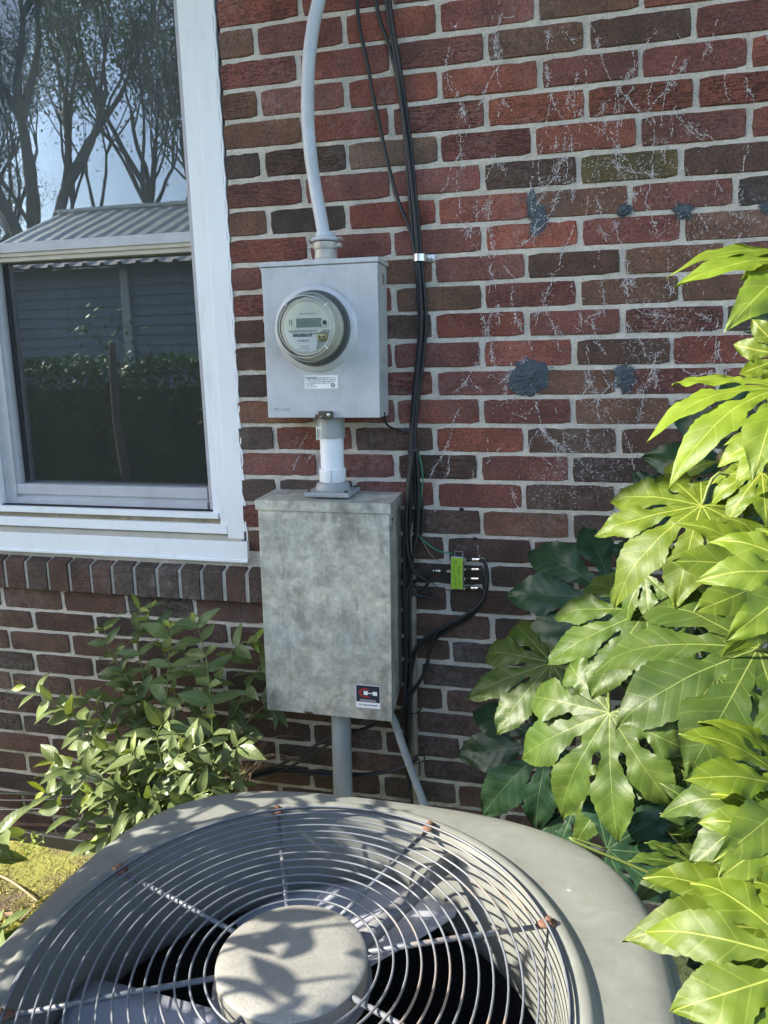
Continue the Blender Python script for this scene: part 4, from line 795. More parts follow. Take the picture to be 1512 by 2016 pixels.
hc = AC+Vector((-.003, .004, 0))
MB().lathe(hc, (0, 0, 1), [(.690, .090), (.7225, .0925), (.7285, .0915), (.7315, .0870), (.7330, .0600), (.7330, .001)], 56, True, True).build('hub_cap', MT['achub'], ac, 40)
MB().lathe(hc, (0, 0, 1), [(.56, .070), (.688, .076), (.692, .096), (.697, .097), (.699, .092)], 48).build('motor', MT['armgrey'], ac, 40)
aa = R(62); d = Vector((math.cos(aa), math.sin(aa), 0))
MB().tube([AC+d*.07+Vector((0, 0, .672)), AC+d*.2+Vector((0, 0, .680)), AC+d*.318+Vector((0, 0, .688))], .0125, 12).build('motor_cable_arm', MT['armgrey'], ac, True)
def atz(px, py, Z):
    d = fw*FPX+RT*(px-756)-UP*(py-1008); return CAM+d*((Z-CAM.z)/d.z)
ba = atz(700, 1722, .60)-AC; b0 = math.atan2(ba.y, ba.x)
for k in range(3):
    v = []; f = []; nu, nv = 14, 10; A0 = b0+k*2*math.pi/3
    for i in range(nu+1):
        t = i/nu; r = .07+(.308-.07)*t; half = R(40+12*t-6*t*t)*.80
        for j in range(nv+1):
            w = j/nv*2-1; sweep = R(16)*t; an = A0+R(30)-half*.9+half*w+sweep*.2
            z = .590-w*(.050-.018*t)+.012*(1-w*w)
            if i == nu and abs(w) > .7: an -= R(1.5)*w
            v.append(Vector((r*math.cos(an), r*math.sin(an), z))+AC)
    for i in range(nu):
        for j in range(nv): q = i*(nv+1)+j; f.append((q, q+1, q+nv+2, q+nv+1))
    o = MB().add(v, f).build('fan_blade', MT['fan'], ac, True); md = o.modifiers.new('thick', 'SOLIDIFY'); md.thickness = .0018

# ------------------------------------------------------------------ leaves
def leaf_mat(name, ca, cb, vein, rough=0.35, transl=0.17, freq=40.0, midw=0.0015, secw=0.06, spec=0.27, tcol=None, secs=0.24, bst=0.30):
    m, nt, b = newmat(name); out = nt.nodes['Material Output']; uv = nd(nt, 'ShaderNodeUVMap', uv_map='leaf'); sep = nd(nt, 'ShaderNodeSeparateXYZ'); L(nt, uv.outputs[0], sep.inputs[0])
    u, v_ = sep.outputs[0], math_(nt, 'ABSOLUTE', sep.outputs[1])
    mid = ramp(nt, math_(nt, 'DIVIDE', v_, math_(nt, 'MAXIMUM', math_(nt, 'SUBTRACT', midw, math_(nt, 'MULTIPLY', u, midw*4.2)), midw*.3)), [(0.4, 0.8), (1.0, 0.0)])
    s_ = math_(nt, 'FRACT', math_(nt, 'MULTIPLY', math_(nt, 'SUBTRACT', u, math_(nt, 'MULTIPLY', v_, 0.85)), freq))
    sd = math_(nt, 'ABSOLUTE', math_(nt, 'SUBTRACT', s_, 0.5)); sec = ramp(nt, sd, [(0.0, secs), (secw, 0.0)])
    vo = coords(nt, 'Object', jitter=True); n = noise(nt, vo, 22, 4, 0.6); oi = nd(nt, 'ShaderNodeObjectInfo')
    c = mix(nt, ramp(nt, n, [(0.3, 0), (0.7, 1)]), ca, cb)
    hsv = nd(nt, 'ShaderNodeHueSaturation'); L(nt, c, hsv.inputs['Color']); vr = nd(nt, 'ShaderNodeMapRange'); vr.inputs[3].default_value = 0.78; vr.inputs[4].default_value = 1.18; L(nt, oi.outputs['Random'], vr.inputs[0]); L(nt, vr.outputs[0], hsv.inputs['Value'])
    c = mix(nt, ramp(nt, noise(nt, vo, 60, 3, 0.6), [(0.72, 0.0), (0.76, 0.7)]), hsv.outputs[0], (0.10, 0.075, 0.03)); c = mix(nt, ramp(nt, noise(nt, vo, 8, 4, 0.6), [(0.40, 0.45), (0.60, 0.0)]), c, tuple(x*.5 for x in ca)); c = mix(nt, math_(nt, 'MAXIMUM', mid, sec), c, vein); L(nt, c, b.inputs['Base Color'])
    b.inputs['Roughness'].default_value = rough; b.inputs['Specular IOR Level'].default_value = spec
    hh = math_(nt, 'ADD', sd, math_(nt, 'MULTIPLY', noise(nt, vo, 150, 3), 0.35)); bn = bump(nt, b, hh, bst, 0.003)
    tr = nd(nt, 'ShaderNodeBsdfTranslucent'); L(nt, mix(nt, 1.0, c, tcol or (1.5, 1.45, 0.6), 'MULTIPLY'), tr.inputs[0])
    mx = nd(nt, 'ShaderNodeMixShader'); mx.inputs[0].default_value = transl; L(nt, b.outputs[0], mx.inputs[1]); L(nt, tr.outputs[0], mx.inputs[2]); L(nt, mx.outputs[0], out.inputs[0]); return m
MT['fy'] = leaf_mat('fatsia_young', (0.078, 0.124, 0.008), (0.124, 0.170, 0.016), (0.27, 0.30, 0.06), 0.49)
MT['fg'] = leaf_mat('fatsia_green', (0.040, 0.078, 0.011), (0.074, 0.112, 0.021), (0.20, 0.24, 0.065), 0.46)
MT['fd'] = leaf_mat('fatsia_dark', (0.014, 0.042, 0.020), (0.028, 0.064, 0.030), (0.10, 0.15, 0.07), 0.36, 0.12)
MT['stem'] = simple('green_stem', (0.13, 0.17, 0.04), 0.5, var=0.2, scale=30)
MT['bark'] = simple('brown_bark', (0.10, 0.07, 0.045), 0.9, var=0.35, scale=40, bumps=0.5)

def frame(pos, tip, hint):
    x = (tip-pos).normalized(); n = (hint-x*hint.dot(x)).normalized(); y = n.cross(x); return Matrix(((x.x, y.x, n.x, pos.x), (x.y, y.y, n.y, pos.y), (x.z, y.z, n.z, pos.z), (0, 0, 0, 1)))
LOBE_W = [(0, .06), (.07, .066), (.22, .112), (.48, .200), (.70, .160), (.85, .098), (.945, .042), (1.0, .001)]
def fatsia_mesh(Lm, seed, nl=9, droop=0.25, step=34.0):
    r_ = random.Random(seed); lens = [1.0, .96, .84, .66, .45]; v = []; f = []; uvs = []; D = R(step); S0 = .30+.09*r_.random(); NS, NT = 34, 4
    half = nl//2
    for li in range(-half, half+1):
        Li = lens[abs(li)]*Lm*r_.uniform(.94, 1.05); th = D*li*(1.0+.02*r_.uniform(-1, 1)); base = len(v); bw = r_.uniform(.90, 1.12); cu = r_.uniform(-.10, .10); dr = droop*r_.uniform(.7, 1.4); tw = r_.uniform(-.42, .42)
        curl = r_.uniform(.02, .26); fold_ = r_.uniform(.12, .36)
        for i in range(NS+1):
            s = i/NS
            if s < S0: r = s*Lm*.80
            else: r = S0*Lm*.80+(s-S0)/(1-S0)*max(.05*Lm, Li-S0*Lm*.80)
            q = max(0, (s-S0)/(1-S0)); wedge = r*math.tan(D/2)
            if s <= S0: w = wedge
            else:
                tab = LOBE_W; k_ = 0
                while k_ < len(tab)-2 and tab[k_+1][0] < q: k_ += 1
                (qa, wa), (qb, wb) = tab[k_], tab[k_+1]; tt = (q-qa)/(qb-qa); tt = tt*tt*(3-2*tt) if k_ in (1, 2, 3) else tt
                w0 = S0*Lm*.80*math.tan(D/2)
                w = (w0 if k_ == 0 else wa*Lm*bw*(.45+.55*lens[abs(li)]))*(1-tt)+(wb*Lm*bw*(.45+.55*lens[abs(li)]))*tt
                if q > .2: w *= 1+.10*((i % 2)-.5)*(1-q*.6)
            for j in range(NT*2+1):
                t = j/NT-1
                if s <= S0: a = th+t*D/2; x, y = r*math.cos(a)/max(.9, math.cos(t*D/2)), r*math.sin(a)/max(.9, math.cos(t*D/2)); lat = r*math.tan(t*D/2)
                else:
                    lat = t*w; lx, ly = r, lat+cu*Lm*q*q*.5; x = lx*math.cos(th)-ly*math.sin(th); y = lx*math.sin(th)+ly*math.cos(th)
                rn = r/Lm
                z = -dr*Lm*rn**2.1-curl*Lm*q**4*1.2+(fold_*abs(lat)*(.35+.65*q) if s > S0 else .10*abs(lat)) - (.05*Lm*t*t*q*(1-q)*2)+tw*lat*q
                z += .012*Lm*math.sin(t*5+s*17+seed)*q+.014*Lm*math.sin(s*27+li*2)*t*t*(q > 0)+.010*Lm*mnoise.noise(Vector((x/Lm*6, y/Lm*6, seed)))
                v.append((x, y, z)); uvs.append((r, lat))
        W = NT*2+1
        for i in range(NS):
            for j in range(W-1): a = base+i*W+j; f.append((a, a+W, a+W+1, a+1))
    me = bpy.data.meshes.new('leaf'); me.from_pydata(v, [], f); ul = me.uv_layers.new(name='leaf')
    for lp in me.loops: ul.data[lp.index].uv = uvs[lp.vertex_index]
    bm = bmesh.new(); bm.from_mesh(me); bmesh.ops.remove_doubles(bm, verts=bm.verts, dist=Lm*.002); bm.to_mesh(me); bm.free()
    for p in me.polygons: p.use_smooth = True
    return me
fat = empty('fatsia_shrub', (0.46, -0.45, 0), 'big glossy palmate-leaved shrub crowding the right side of the wall', 'shrub')
HINT = Vector((-.30, -.62, .72))
petioles = MB()
FL = [  # centre px, centre y, tip px, tip y, colour, droop, hint, lobes
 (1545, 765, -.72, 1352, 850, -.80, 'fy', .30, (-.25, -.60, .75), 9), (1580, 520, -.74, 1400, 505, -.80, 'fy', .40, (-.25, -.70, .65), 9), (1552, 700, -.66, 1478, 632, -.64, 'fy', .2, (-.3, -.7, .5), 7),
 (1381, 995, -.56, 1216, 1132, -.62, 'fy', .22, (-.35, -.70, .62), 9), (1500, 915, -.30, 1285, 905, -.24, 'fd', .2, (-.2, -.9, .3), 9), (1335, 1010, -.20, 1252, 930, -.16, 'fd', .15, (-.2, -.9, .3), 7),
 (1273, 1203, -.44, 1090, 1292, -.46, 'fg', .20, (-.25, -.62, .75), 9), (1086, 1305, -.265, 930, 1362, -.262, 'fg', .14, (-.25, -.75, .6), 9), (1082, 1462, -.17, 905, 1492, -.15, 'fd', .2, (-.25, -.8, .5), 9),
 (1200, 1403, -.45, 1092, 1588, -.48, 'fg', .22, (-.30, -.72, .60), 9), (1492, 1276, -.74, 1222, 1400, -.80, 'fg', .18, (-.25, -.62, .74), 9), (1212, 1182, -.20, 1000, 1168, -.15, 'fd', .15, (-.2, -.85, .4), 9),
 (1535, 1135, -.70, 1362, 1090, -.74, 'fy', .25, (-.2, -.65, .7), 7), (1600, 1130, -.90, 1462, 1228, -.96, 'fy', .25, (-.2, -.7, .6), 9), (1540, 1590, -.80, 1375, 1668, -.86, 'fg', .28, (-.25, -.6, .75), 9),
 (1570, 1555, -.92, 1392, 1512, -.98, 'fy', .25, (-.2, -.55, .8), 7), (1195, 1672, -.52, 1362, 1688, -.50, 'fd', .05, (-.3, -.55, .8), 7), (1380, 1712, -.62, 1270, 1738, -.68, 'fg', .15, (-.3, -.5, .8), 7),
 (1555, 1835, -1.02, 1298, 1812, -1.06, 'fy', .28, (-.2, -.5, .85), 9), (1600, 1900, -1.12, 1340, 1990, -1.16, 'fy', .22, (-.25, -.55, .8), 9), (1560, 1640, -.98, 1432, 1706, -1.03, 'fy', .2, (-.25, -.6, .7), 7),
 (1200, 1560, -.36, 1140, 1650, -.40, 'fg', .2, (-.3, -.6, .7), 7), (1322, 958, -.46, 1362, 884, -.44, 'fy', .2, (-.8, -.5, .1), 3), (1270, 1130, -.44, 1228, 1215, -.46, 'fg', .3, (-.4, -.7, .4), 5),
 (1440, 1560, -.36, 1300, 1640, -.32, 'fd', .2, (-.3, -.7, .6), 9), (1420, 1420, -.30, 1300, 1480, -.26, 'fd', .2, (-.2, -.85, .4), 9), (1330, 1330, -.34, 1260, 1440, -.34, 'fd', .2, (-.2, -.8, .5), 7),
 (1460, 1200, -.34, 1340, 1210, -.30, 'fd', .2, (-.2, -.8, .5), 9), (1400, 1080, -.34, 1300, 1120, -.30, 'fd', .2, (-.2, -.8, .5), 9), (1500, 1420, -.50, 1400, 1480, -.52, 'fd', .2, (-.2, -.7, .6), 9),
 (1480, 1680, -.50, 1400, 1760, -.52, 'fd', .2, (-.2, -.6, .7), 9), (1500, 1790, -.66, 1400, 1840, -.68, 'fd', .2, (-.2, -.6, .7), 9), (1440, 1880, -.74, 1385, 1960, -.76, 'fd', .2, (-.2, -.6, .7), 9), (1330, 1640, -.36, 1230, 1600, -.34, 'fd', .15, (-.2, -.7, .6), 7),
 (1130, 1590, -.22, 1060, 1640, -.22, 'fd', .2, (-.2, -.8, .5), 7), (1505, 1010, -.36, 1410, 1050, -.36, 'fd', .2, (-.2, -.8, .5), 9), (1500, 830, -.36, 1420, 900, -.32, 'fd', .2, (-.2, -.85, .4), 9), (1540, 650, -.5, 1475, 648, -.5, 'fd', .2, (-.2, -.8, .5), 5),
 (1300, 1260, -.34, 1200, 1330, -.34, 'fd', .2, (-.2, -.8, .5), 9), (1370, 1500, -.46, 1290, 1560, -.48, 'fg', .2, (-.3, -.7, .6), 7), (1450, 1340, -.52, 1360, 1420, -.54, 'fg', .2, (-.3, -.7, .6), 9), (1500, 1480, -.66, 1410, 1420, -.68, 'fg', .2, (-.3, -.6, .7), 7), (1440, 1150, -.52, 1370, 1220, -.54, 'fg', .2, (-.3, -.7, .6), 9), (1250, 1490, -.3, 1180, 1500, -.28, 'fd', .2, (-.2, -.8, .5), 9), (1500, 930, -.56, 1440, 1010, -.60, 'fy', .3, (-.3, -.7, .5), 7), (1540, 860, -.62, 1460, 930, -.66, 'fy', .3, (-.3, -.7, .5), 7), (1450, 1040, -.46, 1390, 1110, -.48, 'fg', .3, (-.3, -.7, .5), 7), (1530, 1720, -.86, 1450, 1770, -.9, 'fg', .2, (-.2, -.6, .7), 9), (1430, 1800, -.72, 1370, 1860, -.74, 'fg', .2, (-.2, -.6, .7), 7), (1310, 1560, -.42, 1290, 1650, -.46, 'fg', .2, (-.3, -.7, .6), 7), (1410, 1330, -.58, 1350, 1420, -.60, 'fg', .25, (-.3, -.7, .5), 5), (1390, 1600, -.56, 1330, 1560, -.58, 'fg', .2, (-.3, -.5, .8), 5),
]
for i, (cx_, cy_, Yc, tx, ty, Yt, mt, dr, hint, nl) in enumerate(FL):
    c, t = at(cx_, cy_, Yc), at(tx, ty, Yt); Lm = (t-c).length/(1-.10*dr)*1.04
    step_ = 33.5 if nl > 5 else 37.0
    me = fatsia_mesh(Lm, 11+i*7, nl, dr, step_); me.materials.append(MT[mt])
    o = bpy.data.objects.new('leaf', me); COL.objects.link(o); o.parent = fat; o.matrix_parent_inverse = Matrix.Translation(fat.location).inverted()
    hr = random.Random(i*13+5); hint = (hint[0]+hr.uniform(-.28, .28), hint[1]+hr.uniform(-.22, .22), hint[2]+hr.uniform(-.25, .25)); aim = t+Vector(hint).normalized()*Lm*dr*.75
    o.matrix_basis = frame(c, aim, Vector(hint))
    # petiole to the nearest of three stems
    root = Vector((.50+.10*math.sin(i*2.3), -.42-.16*(i % 3)*.8, max(.05, c.z-.28-.1*(i % 2))))
    mid = (c+root)/2+Vector((.05, 0, .05)); back = (c-t).normalized()
    MB().tube(spline([c+Vector(hint).normalized()*-.002, c+back*.06+Vector((0, 0, .01)), mid, root], 5), [.0022+.0016*k/15 for k in range(16)], 6).build('petiole', MT['stem'], fat, True)
for i, (bx, by_) in enumerate(((.50, -.40), (.58, -.55), (.44, -.50))):
    MB().tube(spline([(bx, by_, -.02), (bx+.03, by_-.02, .4), (bx-.02, by_-.05, .85), (bx+.03, by_-.08, 1.25), (bx+.06, by_-.10, 1.5)], 6), [.016-.0004*k for k in range(25)], 8).build('stem', MT['bark'], fat, True)
MT['bud'] = simple('bud_green_brown', (0.16, 0.13, 0.045), 0.5, var=0.4, scale=50)
for px, py, s_ in ((1368, 922, 1.0), (1432, 945, 1.15), (1425, 908, .8)):
    p = at(px, py, -.42); MB().lathe(p-Vector((0, 0, .018*s_)), (-.15, -.1, 1), [(0, .003), (.006*s_, .010*s_), (.018*s_, .0145*s_), (.030*s_, .012*s_), (.040*s_, .005*s_), (.044*s_, .001)], 12).build('bud', MT['bud'], fat, True)
    MB().tube(spline([p-Vector((0, 0, .016)), p+Vector((.012, 0, -.07)), p+Vector((.03, .01, -.22))]), .004, 6).build('bud_stalk', MT['bud'], fat, True)

# ------------------------------------------------------------------ small-leaved shrub at the foot of the wall on the left
def small_leaf(seed, L0=.068, W0=.027):
    r_ = random.Random(seed); nu, nv = 9, 2; v = []; f = []; uvs = []; cur = r_.uniform(.10, .40); fold = r_.uniform(.12, .38); tw = r_.uniform(-.4, .4)
    W0 *= r_.uniform(.85, 1.2); 
    for i in range(nu+1):
        s = i/nu; w = W0/2*(math.sin(math.pi*min(1, s**.85*.97+.03))**.9) if 0 < i < nu else .0005
        for j in range(-nv, nv+1):
            t = j/nv; lat = t*w; v.append((s*L0, lat, -cur*L0*s*s+fold*abs(lat)+tw*lat*s+.0012*math.sin(s*9+seed)*t)); uvs.append((s*L0, lat))
    W = 2*nv+1
    for i in range(nu):
        for j in range(W-1): a = i*W+j; f.append((a, a+W, a+W+1, a+1))
    me = bpy.data.meshes.new('leaf'); me.from_pydata(v, [], f); ul = me.uv_layers.new(name='leaf')
    for lp in me.loops: ul.data[lp.index].uv = uvs[lp.vertex_index]
    for p in me.polygons: p.use_smooth = True
    return me
MT['sl'] = leaf_mat('small_leaf_green', (0.110, 0.158, 0.050), (0.190, 0.232, 0.095), (0.22, 0.26, 0.12), 0.36, 0.22, 110.0, .0008, .12, secs=0.12, bst=0.12)
MT['sly'] = leaf_mat('small_leaf_shoot', (0.20, 0.26, 0.035), (0.28, 0.34, 0.06), (0.35, 0.40, 0.12), 0.42, 0.30, 110.0, .0008, .12, secs=0.12, bst=0.12)
LM = []
for k in range(8): me = small_leaf(50+k); me.materials.append(MT['sl']); LM.append(me)
LY = []
for k in range(3): me = small_leaf(80+k, .045, .013); me.materials.append(MT['sly']); LY.append(me)
def shrub_stems(root, stems, seed, rad=.0028, gap=.042, scale=1.0, cap=290, tipyoung=True, sizes=None):
    r_ = random.Random(seed); cnt = 0; extra = []
    for si, st_ in enumerate(stems):
        scs = scale*(sizes[si] if sizes else 1.0)
        pts = spline(st_, 8); n = len(pts); MB().tube(pts, [rad*(1-.6*i/n) for i in range(n)], 6).build('stem', MT['stem'], root, True)
        acc = 0; phase = r_.uniform(0, 3); skip = sum(((pts[i+1]-pts[i]).length for i in range(n-1)))*.12
        run = 0
        for i in range(1, n):
            d = (pts[i]-pts[i-1]); acc += d.length; run += d.length
            if (acc >= gap and run > skip) or i == n-1:
                acc = 0; phase += math.pi/2+r_.uniform(-.3, .3); dn = d.normalized(); up = Vector((0, 0, 1)); a = dn.cross(up)
                a = a.normalized() if a.length > .1 else Vector((1, 0, 0)); b_ = dn.cross(a)
                for sgn in (0, math.pi):
                    side = (a*math.cos(phase+sgn)+b_*math.sin(phase+sgn)); tipv = (side*r_.uniform(.8, 1.1)+dn*r_.uniform(.35, .9)+Vector((0, 0, r_.uniform(-.35, .15)))+Vector((0, -.25, 0))).normalized()
                    young = i >= n-1 and tipyoung; me = r_.choice(LY if young else LM); sc_ = scs*r_.uniform(.72, 1.28)*(1 if not young else 1.0)
                    hint = Vector((r_.uniform(-.5, .3), r_.uniform(-.9, -.2), r_.uniform(.5, 1.0)))
                    M_ = frame(pts[i], pts[i]+tipv, hint) @ Matrix.Diagonal((sc_, sc_, sc_, 1)); cnt += 1
                    if cnt > cap: extra.append((M_, me)); continue
                    o = bpy.data.objects.new('leaf', me); COL.objects.link(o); o.parent = root; o.matrix_parent_inverse = Matrix.Translation(root.location).inverted()
                    o.matrix_basis = M_
    if extra:
        mb = MB(); uvs = []
        for M_, me in extra:
            mb.add([M_ @ q.co for q in me.vertices], [tuple(pl.vertices) for pl in me.polygons]); uvs += [tuple(d.uv) for d in me.uv_layers['leaf'].data]
        me = mb.mesh('foliage'); ul = me.uv_layers.new(name='leaf')
        for q, uv in zip(ul.data, uvs): q.uv = uv
        tag(link('foliage', me, MT['sl'], root, None, True), kind='stuff')
shrub = empty('wall_shrub', (-1.10, -.20, 0), 'leafy small-leaved shrub at the wall foot left of the panel box', 'shrub')
P = at
ST = [
 [P(330, 1640, -.25), P(318, 1540, -.24), P(322, 1440, -.22), P(330, 1340, -.20), P(334, 1235, -.17)],
 [P(428, 1640, -.24), P(424, 1540, -.23), P(418, 1430, -.22), P(408, 1310, -.20), P(396, 1255, -.19), P(384, 1222, -.19)],
 [P(262, 1620, -.26), P(215, 1510, -.27), P(178, 1450, -.28), P(140, 1405, -.29), P(95, 1375, -.30), P(50, 1352, -.31)],
 [P(270, 1700, -.34), P(208, 1664, -.38), P(160, 1620, -.40), P(112, 1577, -.41), P(88, 1560, -.41)],
 [P(352, 1650, -.30), P(342, 1585, -.33), P(305, 1535, -.34), P(270, 1495, -.35), P(262, 1478, -.35)],
 [P(300, 1650, -.28), P(270, 1560, -.30), P(215, 1520, -.31), P(150, 1500, -.32), P(110, 1500, -.33)],
 [P(290, 1640, -.24), P(260, 1530, -.22), P(230, 1450, -.20), P(190, 1400, -.19), P(160, 1370, -.18)],
 [P(300, 1600, -.18), P(285, 1450, -.14), P(255, 1350, -.12), P(215, 1280, -.11), P(205, 1240, -.10)],
 [P(310, 1600, -.16), P(300, 1450, -.12), P(280, 1320, -.10), P(270, 1250, -.10), P(275, 1200, -.10)],
 [P(330, 1600, -.16), P(345, 1450, -.12), P(340, 1330, -.11), P(310, 1260, -.10), P(290, 1215, -.10)],
 [P(350, 1600, -.14), P(385, 1440, -.11), P(430, 1320, -.10), P(470, 1270, -.09), P(500, 1262, -.09)],
 [P(380, 1600, -.14), P(440, 1450, -.10), P(500, 1330, -.09), P(535, 1290, -.08)],
 [P(320, 1620, -.28), P(290, 1560, -.34), P(230, 1560, -.36), P(180, 1560, -.37)],
 [P(330, 1620, -.30), P(300, 1590, -.36), P(250, 1600, -.38), P(215, 1640, -.39)],
 [P(310, 1620, -.24), P(320, 1520, -.28), P(310, 1450, -.28), P(325, 1420, -.28)],
 [P(440, 1640, -.26), P(455, 1540, -.27), P(462, 1490, -.27), P(468, 1470, -.27)],
 [P(350, 1630, -.30), P(380, 1560, -.33), P(385, 1500, -.33), P(350, 1470, -.33)],
 [P(300, 1610, -.2), P(250, 1480, -.17), P(215, 1400, -.15), P(240, 1330, -.13)],
 [P(360, 1600, -.14), P(390, 1440, -.12), P(385, 1340, -.11), P(360, 1280, -.11)],
 [P(320, 1610, -.3), P(260, 1530, -.33), P(225, 1480, -.33), P(190, 1470, -.34)],
 [P(390, 1600, -.14), P(450, 1470, -.10), P(520, 1390, -.06), P(545, 1400, -.05)],
]
r5 = random.Random(77)
for k in range(5):
    b_ = P(300+r5.uniform(-40, 70), 1640, -.28); e_ = P(r5.uniform(170, 420), r5.uniform(1470, 1640), r5.uniform(-.44, -.30)); ST.append([b_, (b_+e_)/2+Vector((0, -.03, r5.uniform(.03, .09))), e_])
SZ = [1.0]*len(ST)
for k in (7, 8, 9, 10, 11, 17, 18, 20): SZ[k] = .85
for k in range(4):      # twigs close to the wall, behind
    b_ = P(300+r5.uniform(-20, 120), 1610, -.14); e_ = P(r5.uniform(190, 520), r5.uniform(1200, 1400), r5.uniform(-.11, -.05)); ST.append([b_, (b_+e_)/2+Vector((r5.uniform(-.04, .04), -.02, .03)), e_]); SZ.append(.78)
for k in range(7):      # low sunny shoots
    b_ = P(320+r5.uniform(-60, 60), 1640, -.30); e_ = P(r5.uniform(90, 430), r5.uniform(1450, 1650), r5.uniform(-.46, -.34)); ST.append([b_, (b_+e_)/2+Vector((0, -.03, r5.uniform(.02, .07))), e_]); SZ.append(.9)
shrub_stems(shrub, ST, 5, gap=.034, scale=1.08, cap=298, sizes=SZ)
# a second shrub stands left of the picture: its leaves peep in at the edge and its shade falls on the condenser
sh2 = empty('edge_shrub', (-1.75, -1.35, 0), 'dark green leaves of a shrub peeping in at the left edge above the moss', 'shrub')
ST2 = [[at(-160, 1800, -.50), at(-70, 1700, -.48), at(-20, 1650, -.46), at(5, 1640, -.45)], [at(-160, 1850, -.48), at(-60, 1720, -.47), at(-15, 1690, -.46)], [at(-150, 1980, -.62), at(-60, 1880, -.60), at(0, 1835, -.58)], [at(-150, 1990, -.66), at(-70, 1920, -.64), at(-5, 1880, -.62)]]
shrub_stems(sh2, ST2, 9, scale=1.15, tipyoung=False)
r_ = random.Random(21); fol = MB(); tw_ = MB()
def to_sun(x, y, z, t): return Vector((x, y, z))-LDIR*t
targets = []
for k in range(84):
    x = AC.x-.50+.60*r_.random()**1.35; y = AC.y-.42+.84*r_.random()
    if x > AC.x-.08 and r_.random() < .45: continue
    targets.append((x, y))
for (x, y) in targets:
    t = r_.uniform(.62, 1.0); p = to_sun(x, y, .72, t); q = Vector((-1.30+r_.uniform(-.1, .1), -1.45+r_.uniform(-.12, .12), r_.uniform(.3, .8)))
    tw_.tube(spline([q, (p+q)/2+Vector((0, 0, .12)), p], 4), [.006-.0004*i for i in range(9)], 5)
    for j in range(5):
        c = p+Vector((r_.uniform(-.07, .07), r_.uniform(-.07, .07), r_.uniform(-.07, .07))); d = Vector((r_.uniform(-1, 1), r_.uniform(-1, 1), r_.uniform(-.6, .4))).normalized(); hint = Vector((r_.uniform(-.6, .6), r_.uniform(-.6, .6), 1))
        M_ = frame(c, c+d, hint); me = r_.choice(LM); fol.add([M_ @ (q_.co*1.15) for q_ in me.vertices], [tuple(pl.vertices) for pl in me.polygons])
tw_.build('twigs', MT['bark'], sh2, True)
MT['plainleaf'] = simple('plain_leaf', (0.06, 0.10, 0.03), 0.45, var=0.2, scale=30)
tag(fol.build('foliage', MT['plainleaf'], sh2, True), kind='stuff')

# ------------------------------------------------------------------ dried ivy rootlets clinging to the bricks
r_ = random.Random(4); ivy = MB()
def hair(x, z, ang, ln, w):
    y = -.0016-r_.uniform(0, .0012); d = (math.cos(ang), math.sin(ang)); n = (-d[1]*w/2, d[0]*w/2); b_ = r_.uniform(-.35, .35); mx_, mz_ = x+d[0]*ln*.5-d[1]*ln*b_*.3, z+d[1]*ln*.5+d[0]*ln*b_*.3; ex, ez_ = x+d[0]*ln, z+d[1]*ln
    ivy.add([(x-n[0], y, z-n[1]), (x+n[0], y, z+n[1]), (mx_+n[0], y-.0008, mz_+n[1]), (mx_-n[0], y-.0008, mz_-n[1]), (ex, y, ez_)], [(0, 3, 2, 1), (3, 4, 2)])
TR = [[(880, 60), (900, 180), (905, 250), (900, 330), (898, 420), (908, 470)], [(975, 20), (978, 130), (985, 210), (975, 300), (965, 390), (970, 480), (968, 640)], [(1098, 0), (1110, 60), (1130, 85)], [(1078, 60), (1072, 170)], [(1085, 180), (1095, 260), (1085, 340), (1068, 420), (1030, 480)],
      [(1145, 0), (1180, 90), (1195, 300), (1180, 340), (1170, 420), (1178, 480), (1170, 620)], [(1283, 150), (1280, 220), (1285, 320), (1275, 400), (1290, 450), (1320, 480)], [(1190, 200), (1180, 300)], [(1465, 150), (1480, 200), (1470, 300), (1465, 430), (1460, 520)], [(1335, 20), (1325, 75)], [(1210, 430), (1220, 470), (1245, 560)], [(1130, 440), (1110, 520), (1085, 560)],
      [(900, 400), (940, 490)], [(930, 480), (990, 510), (1010, 560), (1005, 680), (1000, 790)], [(965, 530), (968, 660), (985, 720)], [(1085, 545), (1075, 640)], [(1125, 560), (1130, 640), (1180, 700)], [(1240, 600), (1300, 640), (1320, 620)], [(1360, 610), (1385, 640), (1370, 660)], [(1420, 540), (1440, 520)], [(1290, 690), (1265, 760)], [(1180, 700), (1200, 760), (1170, 800)],
      [(1150, 830), (1170, 880)], [(1060, 890), (1100, 940)], [(960, 860), (965, 900)], [(1010, 960), (1015, 1010)], [(940, 1070), (950, 1120)], [(1050, 800), (1030, 830)], [(920, 740), (940, 770)], [(860, 20), (905, 60)], [(985, 0), (975, 40), (1010, 30)], [(1350, 130), (1320, 170)], [(1060, 380), (1090, 350)], [(1130, 340), (1120, 390)], [(1390, 380), (1375, 420), (1395, 450)], [(1410, 330), (1400, 380)], [(1455, 360), (1450, 420)],
      [(610, 850), (595, 890), (580, 920)], [(625, 890), (600, 915)], [(780, 905), (770, 890)]]
